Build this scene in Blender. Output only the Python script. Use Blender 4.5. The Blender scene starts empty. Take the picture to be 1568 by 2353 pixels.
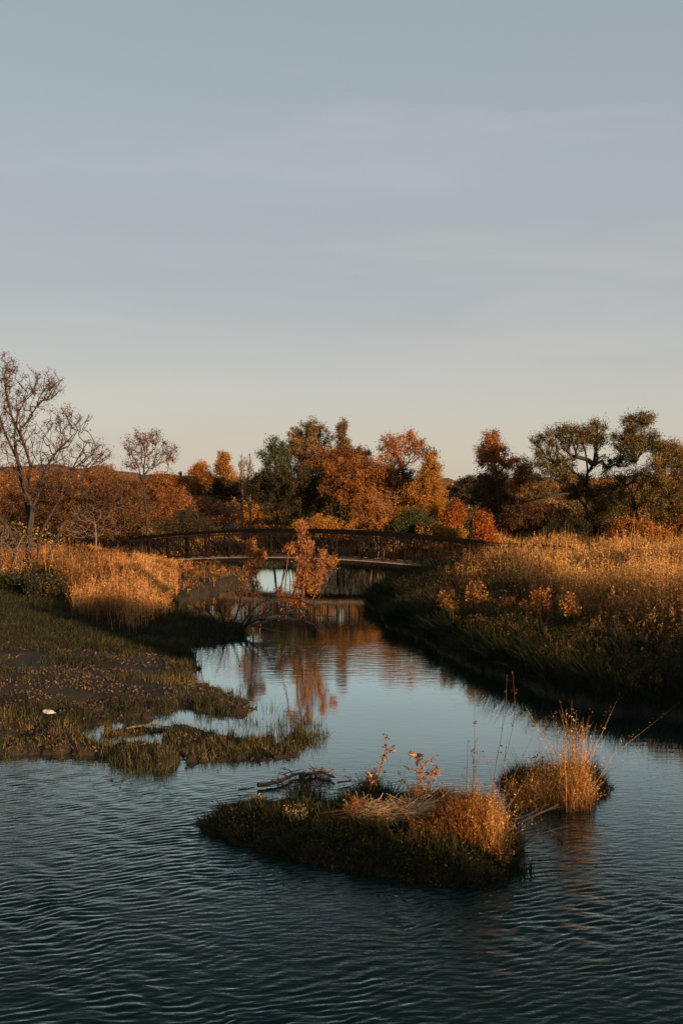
import bpy, math
import numpy as np
R = math.radians
rng = np.random.default_rng(7)

# ------------------------------------------------------------------ camera, sky, sun
scene = bpy.context.scene
FPX, CX, CY, HZ, CAMH = 2287.0, 784.0, 1176.0, 1140.0, 4.3     # picture frame of 1568 x 2352 units
PITCH = math.atan((CY - HZ) / FPX)
cam = bpy.data.cameras.new('camera'); camo = bpy.data.objects.new('camera', cam)
scene.collection.objects.link(camo); scene.camera = camo
cam.sensor_fit = 'VERTICAL'; cam.sensor_height = 36; cam.lens = 36 * FPX / 2352
cam.clip_start = 0.1; cam.clip_end = 6000
camo.location = (0, 0, CAMH); camo.rotation_euler = (R(90) - PITCH, 0, 0)

SUN_EL, SUN_AZ = R(8.5), math.atan2(0.60, -0.80)      # azimuth from +Y towards +X: right and behind the camera
sdir = np.array([math.sin(SUN_AZ) * math.cos(SUN_EL), math.cos(SUN_AZ) * math.cos(SUN_EL), math.sin(SUN_EL)])
world = bpy.data.worlds.new('World'); scene.world = world; world.use_nodes = True
nt = world.node_tree; N = nt.nodes; L = nt.links
bg = N['Background']; bg.inputs['Strength'].default_value = 0.15
sky = N.new('ShaderNodeTexSky'); sky.sky_type = 'NISHITA'; sky.sun_disc = False
sky.sun_elevation = SUN_EL; sky.sun_rotation = SUN_AZ
sky.air_density = 1.0; sky.dust_density = 1.0; sky.ozone_density = 1.0
# thin even veil of high cloud over the clear sky, with faint long streaks
tc = N.new('ShaderNodeTexCoord'); mp = N.new('ShaderNodeMapping'); mp.inputs['Scale'].default_value = (1.2, 1.2, 12)
mp.inputs['Rotation'].default_value = (R(3), R(-4), 0)
nz = N.new('ShaderNodeTexNoise'); nz.inputs['Scale'].default_value = 1.6; nz.inputs['Detail'].default_value = 4
rp = N.new('ShaderNodeValToRGB'); rp.color_ramp.elements[0].position = .42; rp.color_ramp.elements[1].position = .75
rp.color_ramp.elements[0].color = (.90, .90, .90, 1); rp.color_ramp.elements[1].color = (.94, .94, .94, 1)
sep = N.new('ShaderNodeSeparateXYZ'); vr = N.new('ShaderNodeValToRGB')
es = vr.color_ramp.elements
SKYK = 3.86
def sk(r, g, b): return tuple(((c / 255 + .055) / 1.055) ** 2.4 * SKYK / 1.0 for c in (r, g, b)) + (1,)
stops = [(0.0, (194, 182, 168)), (0.045, (193, 184, 172)), (0.10, (188, 183, 176)), (0.18, (171, 173, 174)), (0.30, (165, 171, 175)), (0.47, (152, 164, 168)), (0.8, (100, 118, 132))]
es[0].position = 0; es[0].color = sk(*stops[0][1]); es[1].position = stops[-1][0]; es[1].color = sk(*stops[-1][1])
for p, c in stops[1:-1]:
    e = es.new(p); e.color = sk(*c)
mix = N.new('ShaderNodeMixRGB')
L.new(tc.outputs['Generated'], mp.inputs['Vector']); L.new(mp.outputs['Vector'], nz.inputs['Vector'])
L.new(nz.outputs['Fac'], rp.inputs['Fac']); L.new(rp.outputs['Color'], mix.inputs['Fac'])
L.new(tc.outputs['Generated'], sep.inputs['Vector']); L.new(sep.outputs['Z'], vr.inputs['Fac'])
L.new(sky.outputs['Color'], mix.inputs['Color1']); L.new(vr.outputs['Color'], mix.inputs['Color2'])
# a few faint wisps of high cloud
mp3 = N.new('ShaderNodeMapping'); mp3.inputs['Scale'].default_value = (1.1, 1.1, 7.5); mp3.inputs['Rotation'].default_value = (0, R(4), 0); mp3.inputs['Location'].default_value = (.4, 0, .3)
n3 = N.new('ShaderNodeTexNoise'); n3.inputs['Scale'].default_value = 2.3; n3.inputs['Detail'].default_value = 6; n3.inputs['Distortion'].default_value = .6
r3 = N.new('ShaderNodeValToRGB'); r3.color_ramp.elements[0].position = .52; r3.color_ramp.elements[1].position = .80
r3.color_ramp.elements[0].color = (0, 0, 0, 1); r3.color_ramp.elements[1].color = (.42, .42, .42, 1)
m3 = N.new('ShaderNodeMixRGB'); m3.inputs['Color2'].default_value = sk(200, 196, 194)
L.new(tc.outputs['Generated'], mp3.inputs[0]); L.new(mp3.outputs[0], n3.inputs['Vector']); L.new(n3.outputs['Fac'], r3.inputs[0]); L.new(r3.outputs[0], m3.inputs[0])
L.new(mix.outputs['Color'], m3.inputs['Color1']); L.new(m3.outputs['Color'], bg.inputs['Color'])

sun = bpy.data.lights.new('sun', 'SUN'); suno = bpy.data.objects.new('sun', sun)
scene.collection.objects.link(suno); sun.energy = 5.0; sun.angle = R(0.6); sun.color = (1.0, 0.66, 0.38)
from mathutils import Vector
suno.rotation_euler = Vector(tuple(sdir)).to_track_quat('Z', 'Y').to_euler(); suno.location = tuple(sdir * 60)
scene.view_settings.view_transform = 'Standard'; scene.view_settings.look = 'None'
scene.view_settings.exposure = 0.85; scene.view_settings.gamma = 1; scene.view_settings.use_curve_mapping = False
scene.cycles.max_bounces = 6; scene.cycles.diffuse_bounces = 2; scene.cycles.transparent_max_bounces = 4
scene.cycles.transmission_bounces = 3; scene.cycles.caustics_reflective = False; scene.cycles.caustics_refractive = False

# ------------------------------------------------------------------ helpers
def G(x, y, z=0.0):                      # where the sight line of a picture point meets the level z
    u = (x - CX) / FPX; v = -(y - CY) / FPX
    d = np.array([u, math.cos(PITCH) + v * math.sin(PITCH), -math.sin(PITCH) + v * math.cos(PITCH)])
    t = (z - CAMH) / d[2]
    return np.array([d[0] * t, d[1] * t])
def A(x, y, D):                          # picture point at distance D
    return np.array([(x - CX) * D / FPX, D, CAMH - (y - HZ) * D / FPX])

def tag(o, label=None, cat=None, group=None, kind=None):
    if label: o['label'] = label
    if cat: o['category'] = cat
    if group: o['group'] = group
    if kind: o['kind'] = kind
    return o
def empty(name, loc):
    o = bpy.data.objects.new(name, None); scene.collection.objects.link(o)
    o.location = tuple(float(c) for c in loc); o.empty_display_size = .3
    return o
def mesh_obj(name, V, F, mat, parent=None, tint=None, smooth=False, origin=None):
    V = np.asarray(V, dtype=np.float32).reshape(-1, 3); F = np.asarray(F, dtype=np.int32).reshape(-1, 4)
    if parent is not None: V = V - np.array(parent.location, dtype=np.float32)
    elif origin is not None: V = V - np.array(origin, dtype=np.float32)
    me = bpy.data.meshes.new(name)
    me.vertices.add(len(V)); me.vertices.foreach_set('co', V.ravel())
    me.loops.add(F.size); me.loops.foreach_set('vertex_index', F.ravel())
    me.polygons.add(len(F)); me.polygons.foreach_set('loop_start', np.arange(0, F.size, 4, dtype=np.int32))
    if tint is not None:
        a = me.attributes.new('tint', 'FLOAT', 'FACE'); a.data.foreach_set('value', np.asarray(tint, dtype=np.float32))
    me.materials.append(mat); me.update(calc_edges=True)
    me.polygons.foreach_set('use_smooth', np.full(len(F), smooth, dtype=bool))
    o = bpy.data.objects.new(name, me); scene.collection.objects.link(o)
    if parent is not None: o.parent = parent
    elif origin is not None: o.location = tuple(float(c) for c in origin)
    return o
class Geo:                               # gathers quads (and their tints) for one mesh
    def __init__(s): s.V = []; s.F = []; s.T = []; s.n = 0
    def add(s, V, F, T=None):
        V = np.asarray(V).reshape(-1, 3); F = np.asarray(F).reshape(-1, 4)
        s.V.append(V); s.F.append(F + s.n); s.n += len(V)
        s.T.append(np.zeros(len(F)) if T is None else np.broadcast_to(T, (len(F),)))
    def obj(s, name, mat, parent=None, smooth=False, origin=None):
        return mesh_obj(name, np.concatenate(s.V), np.concatenate(s.F), mat, parent, np.concatenate(s.T), smooth, origin)

# lattice noise in the plane, used for patches of growth and the lie of the land
_lat = rng.random((64, 64))
def noise2(x, y, s=1.0, oct=3):
    x = np.asarray(x, float) / s; y = np.asarray(y, float) / s; r = 0; a = 1.; t = 0
    for k in range(oct):
        xi = np.floor(x).astype(int); yi = np.floor(y).astype(int); fx = x - xi; fy = y - yi
        fx = fx * fx * (3 - 2 * fx); fy = fy * fy * (3 - 2 * fy)
        g = lambda i, j: _lat[(i + 17 * k) % 64, (j + 31 * k) % 64]
        r = r + a * ((g(xi, yi) * (1 - fx) + g(xi + 1, yi) * fx) * (1 - fy) + (g(xi, yi + 1) * (1 - fx) + g(xi + 1, yi + 1) * fx) * fy)
        t += a; a *= .5; x = x * 2.03 + 5.2; y = y * 2.03 + 1.7
    return r / t
def smooth01(t):
    t = np.clip(t, 0, 1); return t * t * (3 - 2 * t)

# ------------------------------------------------------------------ materials
def newmat(name):
    m = bpy.data.materials.new(name); m.use_nodes = True; n = m.node_tree.nodes; n.clear()
    return m, n, m.node_tree.links
def leafmat(name, cols, trans=.3, rough=.6, spec=.2):
    m, n, l = newmat(name)
    at = n.new('ShaderNodeAttribute'); at.attribute_name = 'tint'
    r = n.new('ShaderNodeValToRGB'); k = len(cols)
    r.color_ramp.elements[0].color = (*cols[0], 1); r.color_ramp.elements[1].color = (*cols[-1], 1)
    for i, c in enumerate(cols[1:-1]):
        e = r.color_ramp.elements.new((i + 1) / (k - 1)); e.color = (*c, 1)
    p = n.new('ShaderNodeBsdfPrincipled'); p.inputs['Roughness'].default_value = rough; p.inputs['Specular IOR Level'].default_value = spec
    t = n.new('ShaderNodeBsdfTranslucent'); mx = n.new('ShaderNodeMixShader'); mx.inputs[0].default_value = trans
    o = n.new('ShaderNodeOutputMaterial')
    l.new(at.outputs['Fac'], r.inputs['Fac']); l.new(r.outputs['Color'], p.inputs['Base Color']); l.new(r.outputs['Color'], t.inputs['Color'])
    l.new(p.outputs[0], mx.inputs[1]); l.new(t.outputs[0], mx.inputs[2]); l.new(mx.outputs[0], o.inputs[0])
    return m
def solidmat(name, c1, c2, scale=6., rough=.8, spec=.3, bump=.3, stretch=(1, 1, 1), metal=0):
    m, n, l = newmat(name)
    tc = n.new('ShaderNodeTexCoord'); mp = n.new('ShaderNodeMapping'); mp.inputs['Scale'].default_value = stretch
    nz = n.new('ShaderNodeTexNoise'); nz.inputs['Scale'].default_value = scale; nz.inputs['Detail'].default_value = 5
    r = n.new('ShaderNodeValToRGB'); r.color_ramp.elements[0].position = .35; r.color_ramp.elements[1].position = .68
    r.color_ramp.elements[0].color = (*c1, 1); r.color_ramp.elements[1].color = (*c2, 1)
    p = n.new('ShaderNodeBsdfPrincipled'); p.inputs['Roughness'].default_value = rough; p.inputs['Specular IOR Level'].default_value = spec
    p.inputs['Metallic'].default_value = metal
    b = n.new('ShaderNodeBump'); b.inputs['Strength'].default_value = bump; b.inputs['Distance'].default_value = .03
    o = n.new('ShaderNodeOutputMaterial')
    l.new(tc.outputs['Object'], mp.inputs['Vector']); l.new(mp.outputs[0], nz.inputs['Vector']); l.new(nz.outputs['Fac'], r.inputs['Fac'])
    l.new(r.outputs['Color'], p.inputs['Base Color']); l.new(nz.outputs['Fac'], b.inputs['Height']); l.new(b.outputs[0], p.inputs['Normal'])
    l.new(p.outputs[0], o.inputs[0])
    return m
M = dict(
    bark=solidmat('bark', (.018, .014, .011), (.055, .042, .032), 5, stretch=(3, 3, .6)),
    black_bark=solidmat('very_dark_bark', (.006, .006, .005), (.018, .015, .012), 5),  # near-black bark tone for the fallen willow
    pale_bark=solidmat('pale_bark', (.09, .07, .052), (.20, .155, .12), 5, stretch=(3, 3, .6)),
    dark_bark=solidmat('dark_bark', (.016, .014, .012), (.045, .036, .028), 5, stretch=(3, 3, .6)),
    red_brown=leafmat('red_brown_leaves', [(.09, .03, .012), (.17, .06, .02), (.25, .10, .03)]),
    rust=leafmat('rust_leaves', [(.10, .038, .012), (.27, .10, .020), (.42, .17, .03)]),
    orange=leafmat('orange_leaves', [(.22, .075, .012), (.38, .135, .02), (.50, .20, .035)]),
    gold=leafmat('golden_leaves', [(.24, .10, .015), (.40, .17, .025), (.50, .25, .04)]),
    willowleaf=leafmat('willow_leaves', [(.28, .10, .028), (.46, .18, .048), (.62, .31, .11)]),
    red=leafmat('red_leaves', [(.18, .038, .008), (.34, .085, .012), (.42, .16, .02)]),
    olive=leafmat('olive_leaves', [(.040, .045, .015), (.12, .085, .024), (.27, .15, .045)]),
    tan=leafmat('tan_leaves', [(.06, .045, .016), (.20, .11, .032), (.36, .20, .065)]),
    green=leafmat('green_leaves', [(.030, .045, .016), (.055, .070, .022), (.10, .09, .025)]),
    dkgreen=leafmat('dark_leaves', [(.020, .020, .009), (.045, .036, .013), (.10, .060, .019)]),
    brown=leafmat('brown_leaves', [(.05, .026, .011), (.12, .055, .018), (.22, .10, .028)]),
    pink=leafmat('pinkish_plumes', [(.22, .09, .045), (.36, .15, .07), (.46, .22, .11)]),
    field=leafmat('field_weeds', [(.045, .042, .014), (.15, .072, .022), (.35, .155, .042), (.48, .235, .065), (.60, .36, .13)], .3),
    fieldl=leafmat('left_weeds', [(.05, .045, .014), (.15, .066, .020), (.34, .130, .034), (.46, .20, .052), (.60, .36, .14)], .3),
    bank=leafmat('bank_grass', [(.016, .022, .009), (.026, .033, .013), (.050, .044, .018), (.13, .078, .03)], .25),  # grass colour kept dark to deepen the bank's shade
    lawn=leafmat('lawn_grass', [(.035, .022, .011), (.022, .024, .009), (.042, .042, .013), (.12, .092, .025), (.26, .16, .06)], .3),
    islet=leafmat('islet_grass', [(.020, .024, .009), (.035, .040, .012), (.07, .055, .017), (.16, .075, .02), (.30, .17, .06)], .25),
    straw=leafmat('dry_straw', [(.24, .13, .06), (.46, .29, .15), (.66, .47, .28)], .25),
    litter=leafmat('fallen_leaves', [(.035, .022, .013), (.085, .050, .028), (.17, .10, .055)], .15),
    wood=solidmat('driftwood', (.10, .055, .03), (.22, .13, .07), 9),
    twig=solidmat('twig_bark', (.07, .028, .016), (.15, .06, .03), 9),
    steel=solidmat('rusted_steel', (.007, .005, .005), (.022, .012, .009), 7, rough=.95, spec=.05),
    blacksteel=solidmat('black_handrail', (.003, .003, .003), (.007, .005, .004), 7, rough=.95, spec=.03),
    deck=solidmat('weathered_deck_edge', (.14, .11, .09), (.26, .21, .17), 4, stretch=(.5, 6, 6)),
    stone=solidmat('abutment_stone', (.16, .13, .10), (.30, .25, .20), 4),
    plastic=solidmat('dirty_white_plastic', (.30, .27, .23), (.60, .56, .50), 12, rough=.4, bump=.15),
)

# ------------------------------------------------------------------ lie of the land
def px(*pts): return [tuple(G(x, y)) for x, y in pts]
RIGHT = [(300, -1), (34, -2), (20, -4), (19, 6), (15, 14), (12.5, 17.6), (9.2, 18.6)] + px((1568, 1648), (1480, 1640), (1400, 1632), (1320, 1612), (1250, 1592), (1170, 1562), (1100, 1538), (1050, 1518), (1010, 1495), (965, 1480), (925, 1455), (895, 1440),
        (880, 1420), (862, 1398), (872, 1372), (905, 1345), (945, 1322)) + [(3.9, 57.5), (3.2, 62), (1, 65), (-4, 67), (-15, 69), (-60, 82), (-400, 160), (-400, 2600), (2600, 2600), (2600, 12)]
LEFT = [(-400, 120), (-60, 73), (-16, 63.5), (-8, 61.5), (-5.9, 58), (-5.6, 55)] + px((545, 1330), (520, 1350), (478, 1364), (430, 1374), (396, 1390), (425, 1412), (480, 1424), (535, 1430), (580, 1448), (562, 1462), (500, 1475), (440, 1482),
        (424, 1497), (438, 1512), (456, 1530), (428, 1556), (480, 1582), (545, 1608), (563, 1626), (545, 1647), (480, 1642), (440, 1628), (400, 1634), (330, 1655), (190, 1668), (176, 1690), (200, 1711), (300, 1720),
        (376, 1710), (392, 1684), (402, 1666), (470, 1682), (560, 1703), (625, 1700), (690, 1688), (725, 1700), (680, 1738), (600, 1752), (540, 1750), (425, 1744), (408, 1765), (330, 1770), (265, 1764), (240, 1740), (120, 1730), (0, 1738)) + [(-9, 15.9), (-20, 14), (-60, 12), (-400, 12)]
DEBRIS = px((225, 1688), (260, 1678), (310, 1670), (388, 1674), (380, 1682), (300, 1686), (240, 1694))
ISLE1 = px((466, 1890), (490, 1915), (560, 1940), (640, 1965), (760, 1992), (900, 2018), (1050, 2035), (1135, 2030), (1180, 1998), (1185, 1955), (1165, 1905), (1110, 1860), (1000, 1846), (920, 1845), (840, 1848), (760, 1868), (640, 1872), (540, 1868))
ISLE2 = px((1150, 1800), (1185, 1828), (1250, 1842), (1320, 1848), (1375, 1830), (1392, 1808), (1350, 1782), (1260, 1778), (1180, 1782))
ISLE3 = px((800, 1838), (830, 1858), (900, 1850), (900, 1825), (850, 1812))
BACKLAND = [(-400, -400), (-400, -5), (-30, -4), (6, -5), (22, -6), (34, -1), (400, 0), (400, -400)]
POLYS = [(RIGHT, .95, 2.6, .10), (LEFT, .42, 4.5, .05), (DEBRIS, .05, .3, .02), (ISLE1, .31, .62, .03), (ISLE2, .15, .45, .03), (ISLE3, .16, .25, .03), (BACKLAND, 1.2, 4, .1)]
def sdist(P, X, Y):                      # signed distance to a polygon, positive inside
    P = np.array(P); Q = np.roll(P, -1, 0); best = np.full(X.shape, 1e18); ins = np.zeros(X.shape, bool)
    for (x0, y0), (x1, y1) in zip(P, Q):
        dx, dy = x1 - x0, y1 - y0; l2 = dx * dx + dy * dy + 1e-12
        t = np.clip(((X - x0) * dx + (Y - y0) * dy) / l2, 0, 1)
        best = np.minimum(best, (X - x0 - t * dx) ** 2 + (Y - y0 - t * dy) ** 2)
        c = (y0 > Y) != (y1 > Y)
        ins ^= c & (X < (dx) * (Y - y0) / (dy if abs(dy) > 1e-12 else 1e-12) + x0)
    d = np.sqrt(best); return np.where(ins, d, -d)
def height(X, Y, full=False):
    X = np.asarray(X, float); Y = np.asarray(Y, float)
    wob = (noise2(X + 50, Y + 50, .55, 3) - .5) * .30 * np.clip(Y / 15, .5, 3)
    wob3 = (noise2(X + 11, Y * .7 + 3, 2.2, 3) - .5) * 1.3 * smooth01((Y - 15) / 10)
    wob2 = (noise2(X + 20, Y + 80, .22, 2) - .5) * .22
    h = np.full(X.shape, -.6); which = np.full(X.shape, -1); sdm = np.full(X.shape, -1e9)
    for i, (P, H, w, st) in enumerate(POLYS):
        sd = sdist(P, X, Y) + (wob if i < 2 else wob * .4) + (wob3 if i == 0 else 0) + (0 if i > 5 else wob2 * (1 if i > 2 or i == 0 else 2.4))
        hi = np.where(sd > 0, st * np.clip(sd / .08, 0, 1) + H * (1 - np.exp(-np.maximum(sd, 0) / w)), -.6 * (1 - np.exp(np.minimum(sd, 0) / .5)) - .01)
        up = hi > h; which = np.where(up & (sd > 0), i, which); h = np.where(up, hi, h); sdm = np.maximum(sdm, sd)
    # lawn stays low near the water's edge, rises to the meadow behind; gentle rise far off
    far = smooth01((Y - 30) / 30); h = h + np.where(sdm > 0, np.where(which == 1, far * .45, 0), 0)
    h = h + np.where((which == 1) & (Y < 22), (noise2(X + 31, Y * 1.5, .5, 3) - .52) * .30 * smooth01((22 - Y) / 3), 0)
    h = h + np.where(sdm > 0, np.clip(Y - 95, 0, 400) * .012, 0)
    h = h + np.where(sdm > 0, (noise2(X, Y, 1.7, 3) - .5) * np.minimum(.16, .03 + sdm * .12), 0)
    return (h, which, sdm) if full else h

def polar_grid(angs, rads):
    a, r = np.meshgrid(angs, rads); X = r * np.sin(a); Y = r * np.cos(a); nr, na = X.shape
    i = np.arange(nr - 1)[:, None] * na; j = np.arange(na - 1)[None, :]
    q = np.stack([i + j, i + j + 1, i + na + j + 1, i + na + j], -1).reshape(-1, 4)
    return X.ravel(), Y.ravel(), q
angs = np.concatenate([np.linspace(-180, -40, 36, endpoint=False), np.linspace(-40, -23, 30, endpoint=False), np.linspace(-23, 23, 420, endpoint=False), np.linspace(23, 40, 30, endpoint=False), np.linspace(40, 180, 36)]) * math.pi / 180
rads = np.concatenate([[0.01], np.geomspace(2, 7, 10, endpoint=False), np.geomspace(7, 40, 330, endpoint=False), np.geomspace(40, 110, 110, endpoint=False), np.geomspace(110, 2500, 30)])
X, Y, Q = polar_grid(angs, rads)
Z = height(X, Y)
# ground material: damp soil with moss and leaf mould, paler dry thatch on top
gm, n, l = newmat('damp_earth')
tc = n.new('ShaderNodeTexCoord'); n1 = n.new('ShaderNodeTexNoise'); n1.inputs['Scale'].default_value = 1.3; n1.inputs['Detail'].default_value = 8
n2 = n.new('ShaderNodeTexNoise'); n2.inputs['Scale'].default_value = 14; n2.inputs['Detail'].default_value = 6
r1 = n.new('ShaderNodeValToRGB'); r1.color_ramp.elements[0].position = .36; r1.color_ramp.elements[1].position = .66
r1.color_ramp.elements[0].color = (.017, .011, .007, 1); r1.color_ramp.elements[1].color = (.020, .024, .009, 1)
e = r1.color_ramp.elements.new(.5); e.color = (.034, .021, .012, 1)
mm = n.new('ShaderNodeMixRGB'); mm.blend_type = 'MULTIPLY'; mm.inputs[0].default_value = .7
r2 = n.new('ShaderNodeValToRGB'); r2.color_ramp.elements[0].color = (.35, .35, .35, 1); r2.color_ramp.elements[1].color = (1.4, 1.4, 1.4, 1)
p = n.new('ShaderNodeBsdfPrincipled'); p.inputs['Roughness'].default_value = .85; p.inputs['Specular IOR Level'].default_value = .25
b = n.new('ShaderNodeBump'); b.inputs['Strength'].default_value = .7; b.inputs['Distance'].default_value = .05
o = n.new('ShaderNodeOutputMaterial')
l.new(tc.outputs['Object'], n1.inputs['Vector']); l.new(tc.outputs['Object'], n2.inputs['Vector']); l.new(n1.outputs['Fac'], r1.inputs[0]); l.new(n2.outputs['Fac'], r2.inputs[0])
l.new(r1.outputs[0], mm.inputs[1]); l.new(r2.outputs[0], mm.inputs[2]); l.new(mm.outputs[0], p.inputs['Base Color']); l.new(n2.outputs['Fac'], b.inputs['Height'])
l.new(b.outputs[0], p.inputs['Normal']); l.new(p.outputs[0], o.inputs[0])
tag(mesh_obj('ground', np.stack([X, Y, Z], 1), Q, gm, smooth=True), kind='structure')

# ------------------------------------------------------------------ water: real wavelets near, finer ripples in the surface
angs = np.concatenate([np.linspace(-180, -24, 40, endpoint=False), np.linspace(-24, 24, 520, endpoint=False), np.linspace(24, 180, 40)]) * math.pi / 180
rads = np.concatenate([[0.01], np.geomspace(2, 7, 20, endpoint=False), np.arange(7, 19, .019), np.arange(19, 38, .09), np.geomspace(38, 2400, 60)])
X, Y, Q = polar_grid(angs, rads)
def wave_amp(X, Y):
    base = smooth01((17.2 - Y + (X + 4) * -.25) / 5.5)                # breeze on the near water, calm behind the islet
    calm = smooth01((X - 1.6) / 2.2) * smooth01((Y - 9.2) / 2.2)    # lee side to the right of the islet
    return base * (1 - .80 * calm) * (.12 + 1.65 * noise2(X, Y, 1.7, 3) ** 1.2) * (.35 + 1.3 * noise2(X + 40, Y * 1.4, 4.5, 2)) + .03
Zw = np.zeros_like(X); ph = rng.random(60) * 6.28
wr = np.random.default_rng(3)
warp = (noise2(X, Y, 1.3, 2) - .5) * .55; warp2 = (noise2(X + 9, Y + 4, .7, 2) - .5) * .35
for k in range(34):
    ang = R(107) + wr.normal(0, R(12 if k < 24 else 30)); lam = wr.uniform(.07, .145) if k < 30 else wr.uniform(.2, .4)
    kx, ky = math.cos(ang) * 6.283 / lam, math.sin(ang) * 6.283 / lam
    s = np.sin(kx * (X + warp) + ky * (Y + warp2) + ph[k])
    Zw += (lam ** .9) * .0044 * (np.maximum(s, -1) + .22 * np.cos(2 * (kx * (X + warp) + ky * (Y + warp2) + ph[k])))
Zw = Zw * wave_amp(X, Y)
wm, n, l = newmat('pond_water')
tc = n.new('ShaderNodeTexCoord'); mp1 = n.new('ShaderNodeMapping'); mp1.inputs['Scale'].default_value = (.55, 2.6, 1); mp1.inputs['Rotation'].default_value = (0, 0, R(-3))
mp2 = n.new('ShaderNodeMapping'); mp2.inputs['Scale'].default_value = (2.2, 7.5, 1); mp2.inputs['Rotation'].default_value = (0, 0, R(-14))
a1 = n.new('ShaderNodeTexNoise'); a1.inputs['Scale'].default_value = 2.2; a1.inputs['Detail'].default_value = 2
a2 = n.new('ShaderNodeTexNoise'); a2.inputs['Scale'].default_value = 2.0; a2.inputs['Detail'].default_value = 3
b1 = n.new('ShaderNodeBump'); b1.inputs['Strength'].default_value = 1; b1.inputs['Distance'].default_value = .0035
b2 = n.new('ShaderNodeBump'); b2.inputs['Strength'].default_value = 1
sp = n.new('ShaderNodeSeparateXYZ'); mr = n.new('ShaderNodeMapRange'); mr.inputs['From Min'].default_value = 9; mr.inputs['From Max'].default_value = 17
mr.inputs['To Min'].default_value = .010; mr.inputs['To Max'].default_value = .0006
dfs = n.new('ShaderNodeBsdfDiffuse'); dfs.inputs['Color'].default_value = (.006, .020, .018, 1)
gl = n.new('ShaderNodeBsdfGlossy'); gl.inputs['Roughness'].default_value = .012; gl.inputs['Color'].default_value = (.85, .99, .965, 1)
fr = n.new('ShaderNodeFresnel'); fr.inputs['IOR'].default_value = 1.333; p = n.new('ShaderNodeMixShader')
fc = n.new('ShaderNodeValToRGB'); ee = fc.color_ramp.elements; ee[0].position = 0; ee[0].color = (0, 0, 0, 1); ee[1].position = 1; ee[1].color = (1, 1, 1, 1)
for q_, v_ in ((.02, .005), (.07, .022), (.12, .075), (.17, .27), (.22, .54), (.32, .86), (.6, .95)):
    e = ee.new(q_); e.color = (v_, v_, v_, 1)
o = n.new('ShaderNodeOutputMaterial')
l.new(tc.outputs['Object'], mp1.inputs[0]); l.new(tc.outputs['Object'], mp2.inputs[0]); l.new(mp1.outputs[0], a1.inputs['Vector']); l.new(mp2.outputs[0], a2.inputs['Vector'])
l.new(a1.outputs['Fac'], b1.inputs['Height']); l.new(a2.outputs['Fac'], b2.inputs['Height']); l.new(tc.outputs['Object'], sp.inputs[0]); l.new(sp.outputs['Y'], mr.inputs['Value'])
l.new(mr.outputs[0], b2.inputs['Distance']); rr = n.new('ShaderNodeValToRGB'); mr2 = n.new('ShaderNodeMapRange'); mr2.inputs['From Min'].default_value = 10; mr2.inputs['From Max'].default_value = 60
for q_, v_ in ((.16, .0010), (.24, .0012), (.29, .0055), (.36, .0055), (.43, .0012), (.60, .0006)):
    e = rr.color_ramp.elements.new(q_); e.color = (v_, v_, v_, 1)
rr.color_ramp.elements[0].color = (.002, .002, .002, 1); rr.color_ramp.elements[-1].color = (.0004, .0004, .0004, 1)
l.new(sp.outputs['Y'], mr2.inputs['Value']); l.new(mr2.outputs[0], rr.inputs[0]); l.new(rr.outputs[0], b1.inputs['Distance'])
l.new(b1.outputs[0], b2.inputs['Normal']); l.new(b2.outputs[0], gl.inputs['Normal']); l.new(b2.outputs[0], fr.inputs['Normal'])
l.new(fr.outputs[0], fc.inputs[0]); l.new(fc.outputs[0], p.inputs[0]); l.new(dfs.outputs[0], p.inputs[1]); l.new(gl.outputs[0], p.inputs[2]); l.new(p.outputs[0], o.inputs[0])
tag(mesh_obj('water', np.stack([X, Y, Zw], 1), Q, wm, smooth=True), kind='structure')

# ------------------------------------------------------------------ far hills
def ridge(ptsx, D, mat, name):
    xs = np.linspace(ptsx[0][0], ptsx[-1][0], 500); ys = np.interp(xs, [p[0] for p in ptsx], [p[1] for p in ptsx])
    rows = []
    for t, back in ((0, 0), (.25, 15), (.5, 30), (.75, 45), (1, 60), (.9, 120), (-.2, 200)):
        D2 = D + back; z = CAMH - (ys - HZ) * (D + 60) / FPX
        zz = 1.2 + (z - 1.2) * t; wx = (xs - CX) * D2 / FPX
        zz = zz + (noise2(wx, np.full_like(wx, back), 5, 3) - .5) * 2.4 * (t > 0)
        rows.append(np.stack([wx, np.full_like(wx, D2), zz], 1))
    V = np.array(rows); nr, na = V.shape[:2]
    i = np.arange(nr - 1)[:, None] * na; j = np.arange(na - 1)[None, :]
    q = np.stack([i + j, i + j + 1, i + na + j + 1, i + na + j], -1).reshape(-1, 4)
    return tag(mesh_obj(name, V.reshape(-1, 3), q, mat), kind='structure')
hillm = solidmat('scrubby_hillside', (.035, .022, .012), (.20, .085, .03), .35, bump=0)
ridge([(-900, 1085), (-200, 1072), (60, 1068), (220, 1072), (300, 1086), (420, 1092), (560, 1098), (800, 1100), (1000, 1104), (1060, 1104), (1150, 1100), (1400, 1095), (1568, 1090), (2600, 1080)], 190, hillm, 'hills')

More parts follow.
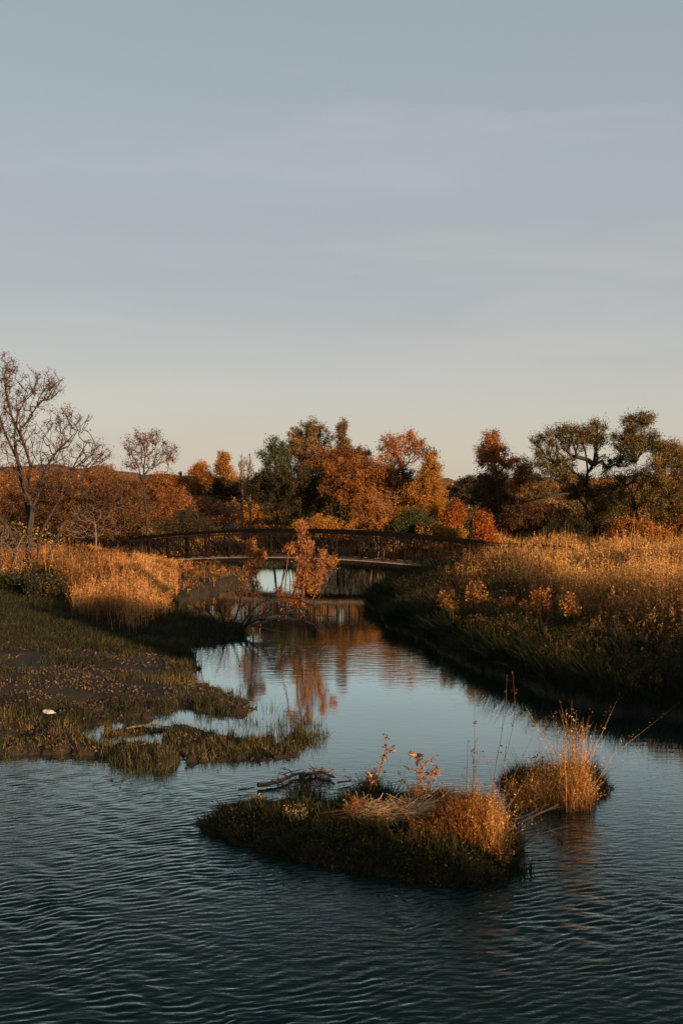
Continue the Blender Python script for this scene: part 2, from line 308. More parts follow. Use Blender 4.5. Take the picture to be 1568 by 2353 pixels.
# ------------------------------------------------------------------ plants: blades and weeds as vectorised quads
def blades(geo, P, h, w, lean=.3, tint=None, bend=.5, dirv=None, segs=2):
    n = len(P); P = np.asarray(P, float)
    az = rng.random(n) * 6.283; la = rng.random(n) * 6.283; lm = np.abs(rng.normal(0, lean, n)) * h
    ld = np.stack([np.cos(la), np.sin(la)], 1) * lm[:, None]
    if dirv is not None: ld = ld + np.asarray(dirv) * h[:, None]
    side = np.stack([np.cos(az), np.sin(az), np.zeros(n)], 1) * (w[:, None] / 2)
    rows = []
    for k in range(segs + 1):
        t = k / segs; off = ld * (t ** (1 + bend))
        drop = np.linalg.norm(ld, axis=1) * .35 * t * t
        c = P + np.concatenate([off, (h * t - drop)[:, None]], 1)
        ww = 1 - .85 * t ** 1.5
        rows += [c - side * ww, c + side * ww]
    V = np.stack(rows, 1).reshape(-1, 3); m = 2 * (segs + 1)
    b0 = (np.arange(n) * m)[:, None, None]; f = np.array([[2 * k, 2 * k + 1, 2 * k + 3, 2 * k + 2] for k in range(segs)])[None]
    tt = np.zeros(n) if tint is None else tint
    geo.add(V, (b0 + f).reshape(-1, 4), np.repeat(tt, segs))
def rand_dirs(n, up=0.):
    v = rng.normal(size=(n, 3)); v[:, 2] += up; return v / np.linalg.norm(v, axis=1)[:, None]
def leaves(geo, C, size, tint, up=0., aspect=.45):
    n = len(C); d = rand_dirs(n, up); s = np.cross(d, rand_dirs(n)); s /= np.linalg.norm(s, axis=1)[:, None] + 1e-9
    sz = (size * rng.uniform(.6, 1.35, n))[:, None]; a = d * sz * .5; b = s * sz * aspect * .5
    V = np.stack([C - a, C - a * .1 + b, C + a, C - a * .1 - b], 1).reshape(-1, 3)
    geo.add(V, np.arange(4 * n).reshape(-1, 4), tint)
def weeds(geo, P, h, nl=9, npl=6, ls=.09, stem=.012, lean=.12, tbase=None, plume=.16, dirv=(0, 0), low=.15):
    n = len(P); la = rng.random(n) * 6.283; lm = np.abs(rng.normal(0, lean, n)) * h
    ld = np.stack([np.cos(la), np.sin(la)], 1) * lm[:, None] + np.asarray(dirv) * h[:, None]
    tb = np.full(n, .5) if tbase is None else tbase
    az = rng.random(n) * 6.283; side = np.stack([np.cos(az), np.sin(az), np.zeros(n)], 1) * stem / 2
    pos = lambda t: P[:, None] + np.concatenate([ld[:, None] * (t ** 1.6)[..., None], (h[:, None] * t)[..., None]], -1)
    T = np.broadcast_to(np.array([0, .5, 1.]), (n, 3)); c = pos(T)
    V = np.stack([c[:, 0] - side, c[:, 0] + side, c[:, 1] - side * .8, c[:, 1] + side * .8, c[:, 2] - side * .4, c[:, 2] + side * .4], 1).reshape(-1, 3)
    f = np.array([[0, 1, 3, 2], [2, 3, 5, 4]])[None] + (np.arange(n) * 6)[:, None, None]
    geo.add(V, f.reshape(-1, 4), np.repeat(np.clip(tb - .15, 0, 1), 2))
    if nl:
        T = low + (1 - low) * rng.random((n, nl)) ** .8; C = pos(T).reshape(-1, 3) + rng.normal(0, ls * .7, (n * nl, 3))
        leaves(geo, C, ls, np.clip(np.repeat(tb, nl) - .12 + rng.normal(0, .16, n * nl), 0, 1), .4, .4)
    if npl:
        T = 1 - plume * rng.random((n, npl)); C = pos(T).reshape(-1, 3) + rng.normal(0, ls * .35, (n * npl, 3))
        leaves(geo, C, ls * .7, np.clip(np.repeat(tb, npl) + .18 + rng.normal(0, .12, n * npl), 0, 1), .8, .45)
def scatter(n, x0, x1, y0, y1, fan=True):
    # area-uniform within a wedge seen from the path: x limits are given as slopes (x/y) when fan
    r = np.sqrt(rng.random(n) * (y1 ** 2 - y0 ** 2) + y0 ** 2) if fan else rng.uniform(y0, y1, n)
    x = rng.uniform(x0, x1, n) * (r if fan else 1)
    return x, r
def on_land(x, y, idx=None, sdmin=.0, sdmax=1e9):
    h, w, sd = height(x, y, True); ok = (sd > sdmin) & (sd < sdmax)
    if idx is not None: ok &= np.isin(w, idx)
    return ok, h, sd

# ------------------------------------------------------------------ trees
def tube(geo, a, b, ra, rb, ns=4, tint=0.):
    a = np.asarray(a); b = np.asarray(b); d = b - a; n = len(a)
    d = d / (np.linalg.norm(d, axis=1)[:, None] + 1e-9)
    ref = np.where(np.abs(d[:, 2:3]) > .9, np.array([[1., 0, 0]]), np.array([[0, 0, 1.]]))
    u = np.cross(d, ref); u /= np.linalg.norm(u, axis=1)[:, None]; v = np.cross(d, u)
    an = np.arange(ns) * 6.283 / ns
    ring = lambda c, r: c[:, None] + (u[:, None] * np.cos(an)[None, :, None] + v[:, None] * np.sin(an)[None, :, None]) * r[:, None, None]
    V = np.concatenate([ring(a, ra), ring(b + d * (rb * .3)[:, None], rb)], 1).reshape(-1, 3)
    f = np.array([[k, (k + 1) % ns, ns + (k + 1) % ns, ns + k] for k in range(ns)])[None] + (np.arange(n) * 2 * ns)[:, None, None]
    geo.add(V, f.reshape(-1, 4), tint)
def polytube(geo, pts, r0, r1, ns=6):
    pts = np.asarray(pts, float); t = np.linspace(0, 1, len(pts)); r = r0 + (r1 - r0) * t
    tube(geo, pts[:-1], pts[1:], r[:-1], r[1:], ns)
def smoothline(pts, step=.3, jit=.04):
    pts = np.asarray(pts, float); out = [pts[0]]
    for k in range(len(pts) - 1):
        p0 = pts[max(k - 1, 0)]; p1 = pts[k]; p2 = pts[k + 1]; p3 = pts[min(k + 2, len(pts) - 1)]
        m = max(1, int(np.linalg.norm(p2 - p1) / step))
        for i in range(1, m + 1):
            t = i / m
            q = .5 * ((2 * p1) + (-p0 + p2) * t + (2 * p0 - 5 * p1 + 4 * p2 - p3) * t * t + (-p0 + 3 * p1 - 3 * p2 + p3) * t ** 3)
            out.append(q + rng.normal(0, jit, 3) * (1 if i < m else .3))
    return np.array(out)
def tree(name, label, cat, D, trunks, blobs, leafm, bark='bark', att=160, nleaf=9000, lsize=.12, r0=.14, bare=.15,
         clump=.28, group=None, aspect=.5, tipr=.009, tshift=0., upl=0., step=.45, root=True, fan=.8):
    """trunks: lines of picture points (first one at the foot); blobs: (x, y, rx, ry[, weight]) of the crown at distance D"""
    s = D / FPX; bx = A(trunks[0][0][0], 1200, D)[0]; gz = float(height(np.array([bx]), np.array([D]))[0])
    base = empty(name, (bx, D, gz)); tag(base, label, cat, group)
    nodes = []; par = []; plen = []
    def addnode(p, pa):
        nodes.append(p); par.append(pa); plen.append(0 if pa < 0 else plen[pa] + np.linalg.norm(p - nodes[pa])); return len(nodes) - 1
    zmin = []
    for tr in trunks:
        dy = 0 if len(trunks) == 1 else rng.normal(0, .35)
        pts = [A(x, y, D) + np.array([0, dy * min(1, k + .4) + (rng.normal(0, .25) if k else 0), 0]) for k, (x, y) in enumerate(tr)]
        if pts[0][2] < gz + .8 or root: pts[0][2] = float(height(np.array([pts[0][0]]), np.array([pts[0][1]]))[0]) - .1
        pl = smoothline(pts, step, .03); pa = -1
        for q in pl: pa = addnode(q, pa)
    w = np.array([b[4] if len(b) > 4 else b[2] * b[3] for b in blobs], float); w = np.sqrt(w) if len(w) else w
    cnt = np.maximum(2, (att * 1.7 * w / w.sum()).astype(int)); atts = []; bl = []
    for b, c in zip(blobs, cnt):
        v = rand_dirs(c); rr = rng.random(c)[:, None] ** .42
        ctr = A(b[0], b[1], D); rd = min(max(b[2], b[3]), 70) * s
        ctr = ctr + np.array([0, rng.normal(0, rd * .3), 0])
        atts.append(ctr + v * rr * np.array([b[2] * s, rd * .9, b[3] * s]) * 1.18); bl += [1] * c
    atts = np.concatenate(atts); atts[:, 2] = np.maximum(atts[:, 2], gz + .15)
    nd0 = np.array(nodes); dd = np.array([np.min(np.linalg.norm(nd0 - a, axis=1)) for a in atts]); order = np.argsort(dd)
    cap = len(nodes) + len(atts) * 14; NP = np.zeros((cap, 3)); NL = np.zeros(cap); cur = len(nodes); NP[:cur] = nodes; NL[:cur] = plen
    tips = []
    for ai in order:
        a = atts[ai]; d = np.linalg.norm(NP[:cur] - a, axis=1)
        up = np.maximum(0, NP[:cur, 2] - a[2])
        hz_ = np.linalg.norm(NP[:cur, :2] - a[:2], axis=1); k = int(np.argmin(d + .12 * NL[:cur] + .6 * up + .7 * np.maximum(0, fan * hz_ - (a[2] - NP[:cur, 2])))); p = NP[k].copy(); dist = d[k]; m = int(np.clip(dist / .55, 1, 12))
        bow = rand_dirs(1)[0] * dist * .07 + np.array([0, 0, dist * .07]); pa = k
        for i in range(1, m + 1):
            t = i / m; q = p + (a - p) * t + bow * math.sin(math.pi * t) + (rng.normal(0, .035, 3) if i < m else 0)
            par.append(pa); NP[cur] = q; NL[cur] = NL[pa] + dist / m; pa = cur; cur += 1
        tips.append(pa)
    par = np.array(par); cntd = np.ones(cur)
    for k in range(cur - 1, -1, -1):
        if par[k] >= 0: cntd[par[k]] += cntd[k]
    roots = par < 0; nmax = cntd[roots].max()
    rad = tipr + (r0 - tipr) * np.clip(cntd / nmax, 0, 1) ** .62
    idx = np.where(par >= 0)[0]; g = Geo()
    thick = rad[idx] > .035
    for sel, ns in ((thick, 6), (~thick, 3)):
        ii = idx[sel]
        if len(ii): tube(g, NP[par[ii]], NP[ii], np.minimum(rad[par[ii]], rad[ii] * 1.6), rad[ii], ns)
    # fine twigs past each tip
    tp = NP[tips]; k = 4; tw = np.repeat(tp, k, 0); d = rand_dirs(len(tw), .6) * rng.uniform(.15, .55, len(tw))[:, None] * min(1., lsize * 6)
    tube(g, tw, tw + d, np.full(len(tw), tipr * .7), np.full(len(tw), tipr * .25), 3)
    g.obj('trunk', M[bark], base, smooth=True)
    # leaf clumps about the outer shoots
    if nleaf:
        has = rng.random(len(tips)) > bare; tsel = tp[has] if has.any() else tp
        wt = rng.gamma(1.6, 1, len(tsel)); wt /= wt.sum()
        src = rng.choice(len(tsel), nleaf, p=wt); C = tsel[src] + np.clip(rng.normal(0, clump, (nleaf, 3)), -1.5 * clump, 1.5 * clump) * (rng.uniform(.5, 1.3, len(tsel))[src])[:, None]
        mid = rng.random(nleaf) < .25                              # some sit back along the branches
        pp = np.array([par[t] if par[t] >= 0 else t for t in np.array(tips)[has] ] if has.any() else par[tips]); C[mid] = C[mid] * .5 + (NP[pp[src[mid]]]) * .5
        tt = np.clip(rng.normal(.45, .22, len(tsel))[src] + rng.normal(0, .16, nleaf) + tshift, 0, 1)
        C[:, 2] = np.maximum(C[:, 2], gz + .05)
        g = Geo(); leaves(g, C, lsize, tt, upl, aspect); g.obj('crown', M[leafm], base)
    return base
def stems(x, yb, yt, spread, n=4):       # several stems rising from one foot
    out = []
    for k in range(n):
        u = (k - (n - 1) / 2) / max(1, n - 1) * 2
        out.append([(x + u * spread * .18, yb), (x + u * spread * .45 + rng.normal(0, 2), yb + (yt - yb) * .45), (x + u * spread * .8 + rng.normal(0, 4), yb + (yt - yb) * rng.uniform(.75, 1))])
    return out
# ------------------------------------------------------------------ footbridge
P0 = np.array([-11.3, 55.7]); P1 = np.array([6.9, 49.2]); AX = P1 - P0; BL = np.linalg.norm(AX); AX = AX / BL; NX = np.array([-AX[1], AX[0]])
def dz(t): return .62 + .52 * (1 - (2 * t - 1) ** 2)
def bp(t, off, z): q = P0 + AX * (BL * t) + NX * off; return np.array([q[0], q[1], dz(t) + z])
br = empty('footbridge', (*(P0 + AX * BL / 2), .9)); tag(br, 'dark rusted steel footbridge with gently arched truss railings crossing the creek', 'footbridge')
def bar(geo, a, b, w, h):
    a = np.asarray(a, float); b = np.asarray(b, float); d = (b - a) / np.linalg.norm(b - a)
    ref = np.array([0, 0, 1.]) if abs(d[2]) < .9 else np.array([NX[0], NX[1], 0.]); u = np.cross(d, ref); u /= np.linalg.norm(u); v = np.cross(u, d)
    c = [u * w / 2 * i + v * h / 2 * j for i, j in ((-1, -1), (1, -1), (1, 1), (-1, 1))]
    V = np.array([a + q for q in c] + [b + q for q in c])
    geo.add(V, [[0, 1, 5, 4], [1, 2, 6, 5], [2, 3, 7, 6], [3, 0, 4, 7], [3, 2, 1, 0], [4, 5, 6, 7]])
NPAN = 16; RH = 1.36
g = Geo()
for k in range(32): bar(g, bp(k / 32, 0, -.05), bp((k + 1) / 32, 0, -.05), 1.7, .09)
g.obj('deck', M['wood'], br)
for side in (-1, 1):
    o = side * .95
    for nm, z, w, h, mt in (('handrail', RH, .12, .15, 'blacksteel'), ('mid_rail', RH - .17, .04, .05, 'steel'), ('bottom_rail', .12, .04, .05, 'steel'), ('bottom_chord', -.15, .12, .16, 'steel'), ('deck_edge', -.01, .05, .045, 'deck')):
        g = Geo(); oo = o + (-side * .0 if nm != 'deck_edge' else side * .11)
        for k in range(32): bar(g, bp(k / 32, oo, z), bp((k + 1) / 32, oo, z), w, h)
        g.obj(nm, M[mt], br)
    for k in range(NPAN + 1):
        t = k / NPAN; g = Geo(); bar(g, bp(t, o, -.22), bp(t, o, RH + .02), .075, .085); g.obj('post', M['steel'], br)
    for k in range(NPAN):
        ta, tb = k / NPAN, (k + 1) / NPAN; g = Geo()
        if k < NPAN / 2: bar(g, bp(ta, o, RH - .08), bp(tb, o, -.05), .05, .05)
        else: bar(g, bp(ta, o, -.05), bp(tb, o, RH - .08), .05, .05)
        g.obj('brace', M['steel'], br)
        g = Geo()
        for j in range(1, 9):
            t = ta + (tb - ta) * j / 9; bar(g, bp(t, o - side * .06, .13), bp(t, o - side * .06, RH - .17), .018, .018)
        g.obj('picket_panel', M['steel'], br)
    # approach railing beyond the right end, lower and plainer
    q = [np.array([*(P1 + AX * a + NX * o), z]) for a, z in ((0, dz(1) + 1.34), (1.3, 1.93), (2.6, 1.88), (3.9, 1.82), (5.2, 1.76))]
    g = Geo()
    for a, b in zip(q[:-1], q[1:]): bar(g, a, b, .07, .07); bar(g, a - [0, 0, .45], b - [0, 0, .45], .04, .04)
    for a in q[1:]: bar(g, a - [0, 0, 1.1], a, .06, .06)
    g.obj('approach_railing', M['steel'], br)
for t, lab in ((0.12, 'left'), (.93, 'right')):
    g = Geo(); c = bp(t, 0, 0)
    for i in range(5):
        for j in range(3): bar(g, c + [*(AX * -.5 + NX * (i * .45 - 1.1)), -.95 + j * .27], c + [*(AX * .5 + NX * (i * .45 - 1.1)), -.95 + j * .27], .42, .25)
    g.obj('abutment', M['stone'], br)

# ------------------------------------------------------------------ far-off wood that reads as one mass
g = Geo(); n = 90000
x = rng.uniform(-80, 90, n); y = rng.uniform(92, 125, n)
topy = np.interp(x * 2287 / y + CX, [-900, 0, 60, 130, 210, 300, 400, 480, 600, 1000, 1060, 1100, 1300, 1568, 2600], [1100, 1082, 1070, 1078, 1075, 1092, 1096, 1098, 1090, 1100, 1112, 1104, 1100, 1085, 1080])
ztop = CAMH - (topy - HZ) * y / FPX; ztop = ztop * (.80 + .28 * noise2(x, y, 3.2, 3)); tx_ = x / y * FPX + CX; ztop = np.where((tx_ > 565) & (tx_ < 688), 1.6, ztop)
z = 1 + (ztop - 1) * rng.random(n) ** .6
tt = np.clip(noise2(x * 1.0, y * 1.0 + z, 4.5, 3) * 1.5 - .22 + rng.normal(0, .12, n), 0, 1)
leaves(g, np.stack([x, y, z], 1), .26, tt, 0, .6)
M['thicket'] = leafmat('thicket_leaves', [(.020, .018, .008), (.08, .038, .012), (.22, .080, .018), (.34, .125, .025), (.40, .19, .05)])
tag(g.obj('far_thicket', M['thicket']), 'brown and rust coloured woodland massed along the horizon', 'woodland', kind='stuff')

g = Geo(); n = 210000
y = rng.uniform(63.5, 86, n); x = rng.uniform(-.46, .62, n) * y; kk = height(x, y) > .2; x, y = x[kk], y[kk]; n = len(x); tx = x / y * FPX + CX
topz = np.interp(tx, [-600, 0, 400, 560, 610, 670, 700, 760, 1000, 1100, 1250, 1600, 2200], [3.0, 3.0, 1.6, .9, .5, .5, 2.4, 4.0, 4.0, 2.4, 3.4, 4.2, 4.5]) * (.55 + .75 * noise2(x, y, 2.2, 3))
gz = height(x, y); z = gz + (topz - .4) * rng.random(n) ** .8
leaves(g, np.stack([x, y, z], 1), .17, np.clip(noise2(x, y + z * 2, 2.4, 3) * 1.6 - .35 + rng.normal(0, .12, n), 0, 1), .2, .5)
M['understory'] = leafmat('understory_leaves', [(.025, .026, .010), (.07, .055, .018), (.19, .105, .030), (.34, .17, .045), (.42, .24, .07)])
tag(g.obj('undergrowth', M['understory']), 'tangled brown and olive undergrowth along the far bank behind the bridge', 'undergrowth', kind='stuff')
# ------------------------------------------------------------------ trees and shrubs
TR = 'trees and shrubs beyond the bridge'
tree('spreading_tree', 'tall multi stemmed tree at the left edge with arching branches and sparse reddish leaves', 'tree', 47,
     [[(45, 1302), (55, 1240), (50, 1150), (38, 1060), (36, 980), (60, 900)], [(66, 1302), (70, 1200), (95, 1120), (118, 1060), (165, 1000)], [(86, 1302), (90, 1235), (130, 1160), (168, 1080), (200, 1015)],
      [(105, 1306), (120, 1250), (165, 1195), (225, 1160), (295, 1152)], [(45, 1296), (20, 1230), (-10, 1160), (-30, 1050), (0, 980)], [(62, 1300), (76, 1180), (60, 1130), (44, 1070), (10, 1000), (-20, 900)], [(56, 1300), (62, 1150), (58, 1050), (20, 930), (10, 850)]],
     [(-5, 905, 60, 55), (70, 895, 65, 40), (118, 885, 35, 30), (15, 845, 25, 30), (60, 980, 80, 45), (155, 965, 50, 35), (170, 1030, 60, 45), (222, 1065, 40, 40), (70, 1070, 80, 50), (-10, 1000, 60, 80), (120, 1110, 90, 40, 900), (240, 1125, 50, 30, 500), (-70, 950, 80, 120), (20, 1160, 60, 40, 500)],
     'red_brown', 'bark', att=760, nleaf=12000, lsize=.075, r0=.09, bare=.15, clump=.15, tipr=.010)
tree('slender_tree', 'slender tree with a sparse open brown crown at the left end of the bridge', 'tree', 57,
     [[(336, 1268), (334, 1200), (333, 1130), (332, 1075), (334, 1030)]],
     [(322, 1018, 32, 28), (360, 1022, 30, 28), (392, 1042, 18, 22), (345, 1060, 50, 28), (306, 1050, 24, 26), (350, 1005, 30, 15), (330, 1150, 60, 45, 500)], 'red_brown', 'bark', att=190, nleaf=2900, lsize=.10, r0=.075, bare=.1, clump=.16, tipr=.007, fan=1.3)
tree('bare_sapling', 'low crooked sapling with pale nearly bare branches left of the slender tree', 'tree', 54,
     [[(219, 1272), (220, 1235), (216, 1200), (214, 1175)]], [(190, 1180, 40, 25), (245, 1180, 45, 25), (225, 1215, 70, 22), (170, 1210, 30, 20)], 'red_brown', 'pale_bark', att=80, nleaf=900, lsize=.09, r0=.05, tipr=.008, fan=.3)
tree('bare_thorn_shrub', 'tangle of pale bare branches beside the foot of the multi stemmed tree', 'shrub', 46, stems(20, 1312, 1225, 45, 4),
     [(10, 1240, 45, 30), (-30, 1230, 40, 40), (60, 1250, 30, 25)], 'red_brown', 'pale_bark', att=90, nleaf=500, lsize=.09, r0=.04, tipr=.009)
shr = [ # name, label, cat, D, x, yb, yt, blobs, mat, nleaf, lsize, kwargs
 ('shrub', 'broad rusty bush behind the multi stemmed tree', 75, 40, 1235, [(40, 1130, 60, 50), (0, 1170, 50, 50), (60, 1185, 60, 35)], 'rust', 9000),
 ('shrub', 'rounded brown bush between the multi stemmed tree and the bare sapling', 70, 140, 1245, [(140, 1110, 60, 35), (120, 1160, 60, 50), (180, 1180, 40, 40)], 'brown', 9000),
 ('shrub', 'orange brown bush directly behind the bare sapling', 72, 225, 1245, [(225, 1105, 48, 32), (250, 1150, 50, 45), (205, 1180, 40, 40)], 'rust', 9000),
 ('shrub', 'dusky orange bush on the left of the slender tree trunk', 68, 290, 1250, [(285, 1130, 40, 35), (300, 1175, 50, 40), (270, 1205, 45, 30)], 'brown', 8000),
 ('shrub', 'bright rust bush on the right of the slender tree trunk', 74, 372, 1240, [(370, 1110, 35, 25), (385, 1145, 50, 32), (360, 1185, 40, 25)], 'rust', 8000),
 ('shrub', 'vivid red orange rounded bush on the skyline left of centre', 92, 425, 1215, [(425, 1112, 42, 24), (440, 1130, 35, 20)], 'orange', 6500),
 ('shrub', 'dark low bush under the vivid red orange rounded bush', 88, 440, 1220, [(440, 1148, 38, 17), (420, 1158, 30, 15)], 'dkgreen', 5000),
 ('tree', 'small ragged orange tree on the skyline beside the pointed golden tree', 95, 466, 1212, [(466, 1078, 18, 14), (470, 1100, 25, 16), (450, 1082, 12, 12)], 'orange', 3000),
 ('tree', 'pointed golden tree on the skyline left of the central clump', 95, 513, 1212, [(513, 1052, 14, 14), (513, 1075, 20, 16), (520, 1100, 26, 22)], 'gold', 4500),
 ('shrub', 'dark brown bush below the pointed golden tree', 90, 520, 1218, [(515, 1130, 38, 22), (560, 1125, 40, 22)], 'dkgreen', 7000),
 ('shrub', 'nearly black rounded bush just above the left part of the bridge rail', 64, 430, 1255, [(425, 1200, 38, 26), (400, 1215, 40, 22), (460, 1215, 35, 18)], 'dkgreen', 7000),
 ('shrub', 'pinkish tan stand of plumed bush on the slope beyond the bridge', 76, 505, 1240, [(505, 1180, 45, 22), (470, 1165, 40, 18), (440, 1155, 40, 12)], 'pink', 9000),
 ('shrub', 'golden yellow bush beyond the bridge right of the pinkish stand', 98, 565, 1210, [(570, 1172, 24, 20), (555, 1188, 25, 16), (590, 1182, 22, 16)], 'gold', 6000),
 ('shrub', 'small tawny bush between the golden bush and the central clump', 100, 620, 1212, [(625, 1185, 28, 16), (645, 1192, 25, 12)], 'orange', 4500),
 ('tree', 'thin grey green tree at the left shoulder of the central clump', 72, 632, 1245, [(628, 1022, 22, 18), (620, 1050, 32, 22), (645, 1045, 22, 22), (640, 1080, 45, 28)], 'green', 4200),
 ('tree', 'tallest broad olive tree at the top of the central clump', 76, 705, 1242, [(690, 1000, 26, 26), (722, 985, 20, 22), (735, 1010, 34, 26), (700, 1030, 45, 24), (715, 1060, 60, 28), (675, 1040, 30, 26)], 'tan', 13000),
 ('tree', 'slim spire of pale brown leaves rising above the central clump', 74, 787, 1242, [(786, 985, 10, 22), (787, 1015, 17, 20), (790, 1045, 24, 20)], 'tan', 3000),
 ('tree', 'dark shaded tree filling the left half of the central clump', 70, 665, 1248, [(670, 1105, 75, 38), (640, 1140, 65, 40), (700, 1150, 60, 40), (600, 1120, 30, 30)], 'dkgreen', 24000),  # leaf colour itself darkened to carry this tree's shade
 ('tree', 'brown domed tree between the slim spire and the large orange tree', 72, 775, 1246, [(765, 1055, 50, 28), (800, 1060, 45, 30), (740, 1090, 50, 35), (820, 1050, 25, 22)], 'rust', 15000),
 ('tree', 'large rounded orange tree in the middle of the central clump', 67, 830, 1252, [(825, 1085, 58, 32), (860, 1100, 45, 35), (800, 1125, 60, 35), (855, 1150, 50, 35), (770, 1110, 30, 25)], 'rust', 22000),
 ('tree', 'open crowned amber tree on the right shoulder of the central clump', 70, 930, 1248, [(905, 1015, 28, 15), (938, 1002, 18, 12), (955, 1022, 26, 16), (980, 1040, 20, 14), (925, 1045, 36, 20), (890, 1040, 22, 22)], 'orange', 4200),
 ('tree', 'brown tree hanging below the open crowned amber tree', 69, 920, 1250, [(905, 1090, 35, 35), (930, 1120, 30, 40), (925, 1160, 35, 30)], 'brown', 9000),
 ('tree', 'tall golden tree closing the right side of the central clump', 63, 985, 1258, [(990, 1075, 18, 30), (985, 1110, 30, 35), (965, 1140, 42, 32), (1000, 1150, 22, 30), (975, 1170, 36, 18)], 'gold', 15000),
 ('tree', 'young birch with pale thin stems in front of the large orange tree', 61, 868, 1262, [(865, 1150, 40, 26), (840, 1180, 38, 22), (895, 1185, 35, 25), (860, 1205, 60, 20)], 'orange', 7000),
 ('shrub', 'pale green willow shrub under the tall golden tree', 60, 948, 1262, [(950, 1195, 34, 22), (930, 1212, 28, 18), (975, 1210, 26, 16)], 'green', 6500),
 ('shrub', 'yellow brown shrub behind the handrail right of the pale green shrub', 58, 1005, 1268, [(1000, 1222, 34, 14), (1035, 1228, 26, 12)], 'gold', 4500),
 ('shrub', 'scarlet shrub right of the tall golden tree', 61, 1042, 1262, [(1046, 1172, 14, 18), (1036, 1192, 24, 14), (1052, 1190, 16, 16)], 'red', 4200),
 ('shrub', 'scarlet shrub nearest the right end of the handrail', 55, 1112, 1270, [(1108, 1195, 13, 18), (1112, 1220, 20, 20), (1120, 1245, 20, 14)], 'red', 4800),
 ('shrub', 'grey green shrub between the two scarlet shrubs', 62, 1078, 1262, [(1075, 1205, 22, 20), (1090, 1225, 25, 14)], 'green', 3500),
 ('shrub', 'dull olive shrub behind the middle of the handrail', 61, 760, 1264, [(735, 1205, 30, 18), (775, 1215, 35, 14), (700, 1215, 25, 12)], 'gold', 5000),
 ('shrub', 'brown leafless looking shrub behind the handrail left of the dull olive shrub', 96, 655, 1212, [(650, 1195, 38, 12), (680, 1188, 28, 14)], 'olive', 4500),
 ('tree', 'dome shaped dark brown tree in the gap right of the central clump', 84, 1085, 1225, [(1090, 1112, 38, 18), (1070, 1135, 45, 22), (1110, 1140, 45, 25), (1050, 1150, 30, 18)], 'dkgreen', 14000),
 ('tree', 'tall narrow tree with lit amber top at the left of the right hand clump', 65, 1138, 1252, [(1128, 1010, 16, 18), (1135, 1038, 28, 24), (1110, 1045, 13, 26), (1150, 1062, 30, 26)], 'orange', 5200),
 ('tree', 'dark lower tree beneath the tall narrow amber topped tree', 67, 1135, 1250, [(1135, 1105, 42, 28), (1120, 1140, 45, 32), (1165, 1150, 45, 35)], 'brown', 13000),
 ('shrub', 'bright orange tree crown between the amber topped tree and the twisted willow', 64, 1198, 1254, [(1196, 1072, 22, 20), (1205, 1095, 28, 18), (1190, 1110, 20, 14)], 'orange', 4000),
 ('shrub', 'dark undergrowth bush left of the twisted willow trunk', 60, 1215, 1262, [(1210, 1185, 52, 30), (1260, 1195, 45, 32), (1180, 1205, 40, 22)], 'brown', 13000),
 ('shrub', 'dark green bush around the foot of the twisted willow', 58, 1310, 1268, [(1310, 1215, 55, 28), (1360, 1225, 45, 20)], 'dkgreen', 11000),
 ('shrub', 'mottled brown bush between the two willows', 61, 1400, 1260, [(1395, 1140, 42, 28), (1385, 1185, 45, 28), (1330, 1120, 38, 25)], 'olive', 14000),
 ('shrub', 'small bright orange bush left of the crooked dark trunk', 52, 1440, 1285, [(1437, 1215, 22, 20), (1415, 1228, 18, 14), (1455, 1240, 22, 12)], 'orange', 4500),
 ('shrub', 'small bright orange bush right of the first against the crooked dark trunk', 51, 1482, 1290, [(1482, 1216, 15, 20), (1478, 1238, 22, 14), (1510, 1235, 22, 14)], 'orange', 4200),
 ('shrub', 'tawny bush at the right edge above the weed field', 53, 1560, 1285, [(1560, 1220, 40, 24), (1600, 1200, 40, 35)], 'orange', 6000),
]
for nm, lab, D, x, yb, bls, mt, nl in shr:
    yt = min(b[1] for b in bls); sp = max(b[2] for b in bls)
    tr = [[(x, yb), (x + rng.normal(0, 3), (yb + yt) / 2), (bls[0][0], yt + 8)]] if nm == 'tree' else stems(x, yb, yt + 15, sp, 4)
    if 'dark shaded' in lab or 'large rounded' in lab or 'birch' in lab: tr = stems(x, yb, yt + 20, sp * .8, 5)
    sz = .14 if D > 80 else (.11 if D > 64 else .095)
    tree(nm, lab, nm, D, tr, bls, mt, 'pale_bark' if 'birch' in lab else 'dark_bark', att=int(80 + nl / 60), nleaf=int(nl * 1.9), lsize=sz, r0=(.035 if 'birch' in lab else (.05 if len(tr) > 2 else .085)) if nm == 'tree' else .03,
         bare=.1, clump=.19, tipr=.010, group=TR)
for x, y0, rx, D, nl, lab in ((30, 1335, 60, 41, 9000, 'dark low bramble at the left edge below the multi stemmed tree'), (112, 1350, 38, 38, 7000, 'dark low bramble at the left end of the sunlit orange weeds')):  # dark-leaved brambles put here partly to darken the shaded hollow
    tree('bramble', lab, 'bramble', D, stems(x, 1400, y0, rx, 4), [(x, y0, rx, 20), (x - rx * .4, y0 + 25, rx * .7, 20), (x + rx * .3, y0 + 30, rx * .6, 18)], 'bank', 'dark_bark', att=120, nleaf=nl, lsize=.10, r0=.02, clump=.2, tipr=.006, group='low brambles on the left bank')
for x, lab in ((556, 'left of two bare pole like trees on the skyline'), (574, 'right of two bare pole like trees on the skyline')):
    tree('bare_tree', lab, 'tree', 90, [[(x, 1200), (x - 1, 1100), (x, 1042)]], [(x, 1065, 8, 18), (x, 1090, 12, 18)], 'brown', 'pale_bark', att=40, nleaf=0, r0=.12, tipr=.02, group=TR)
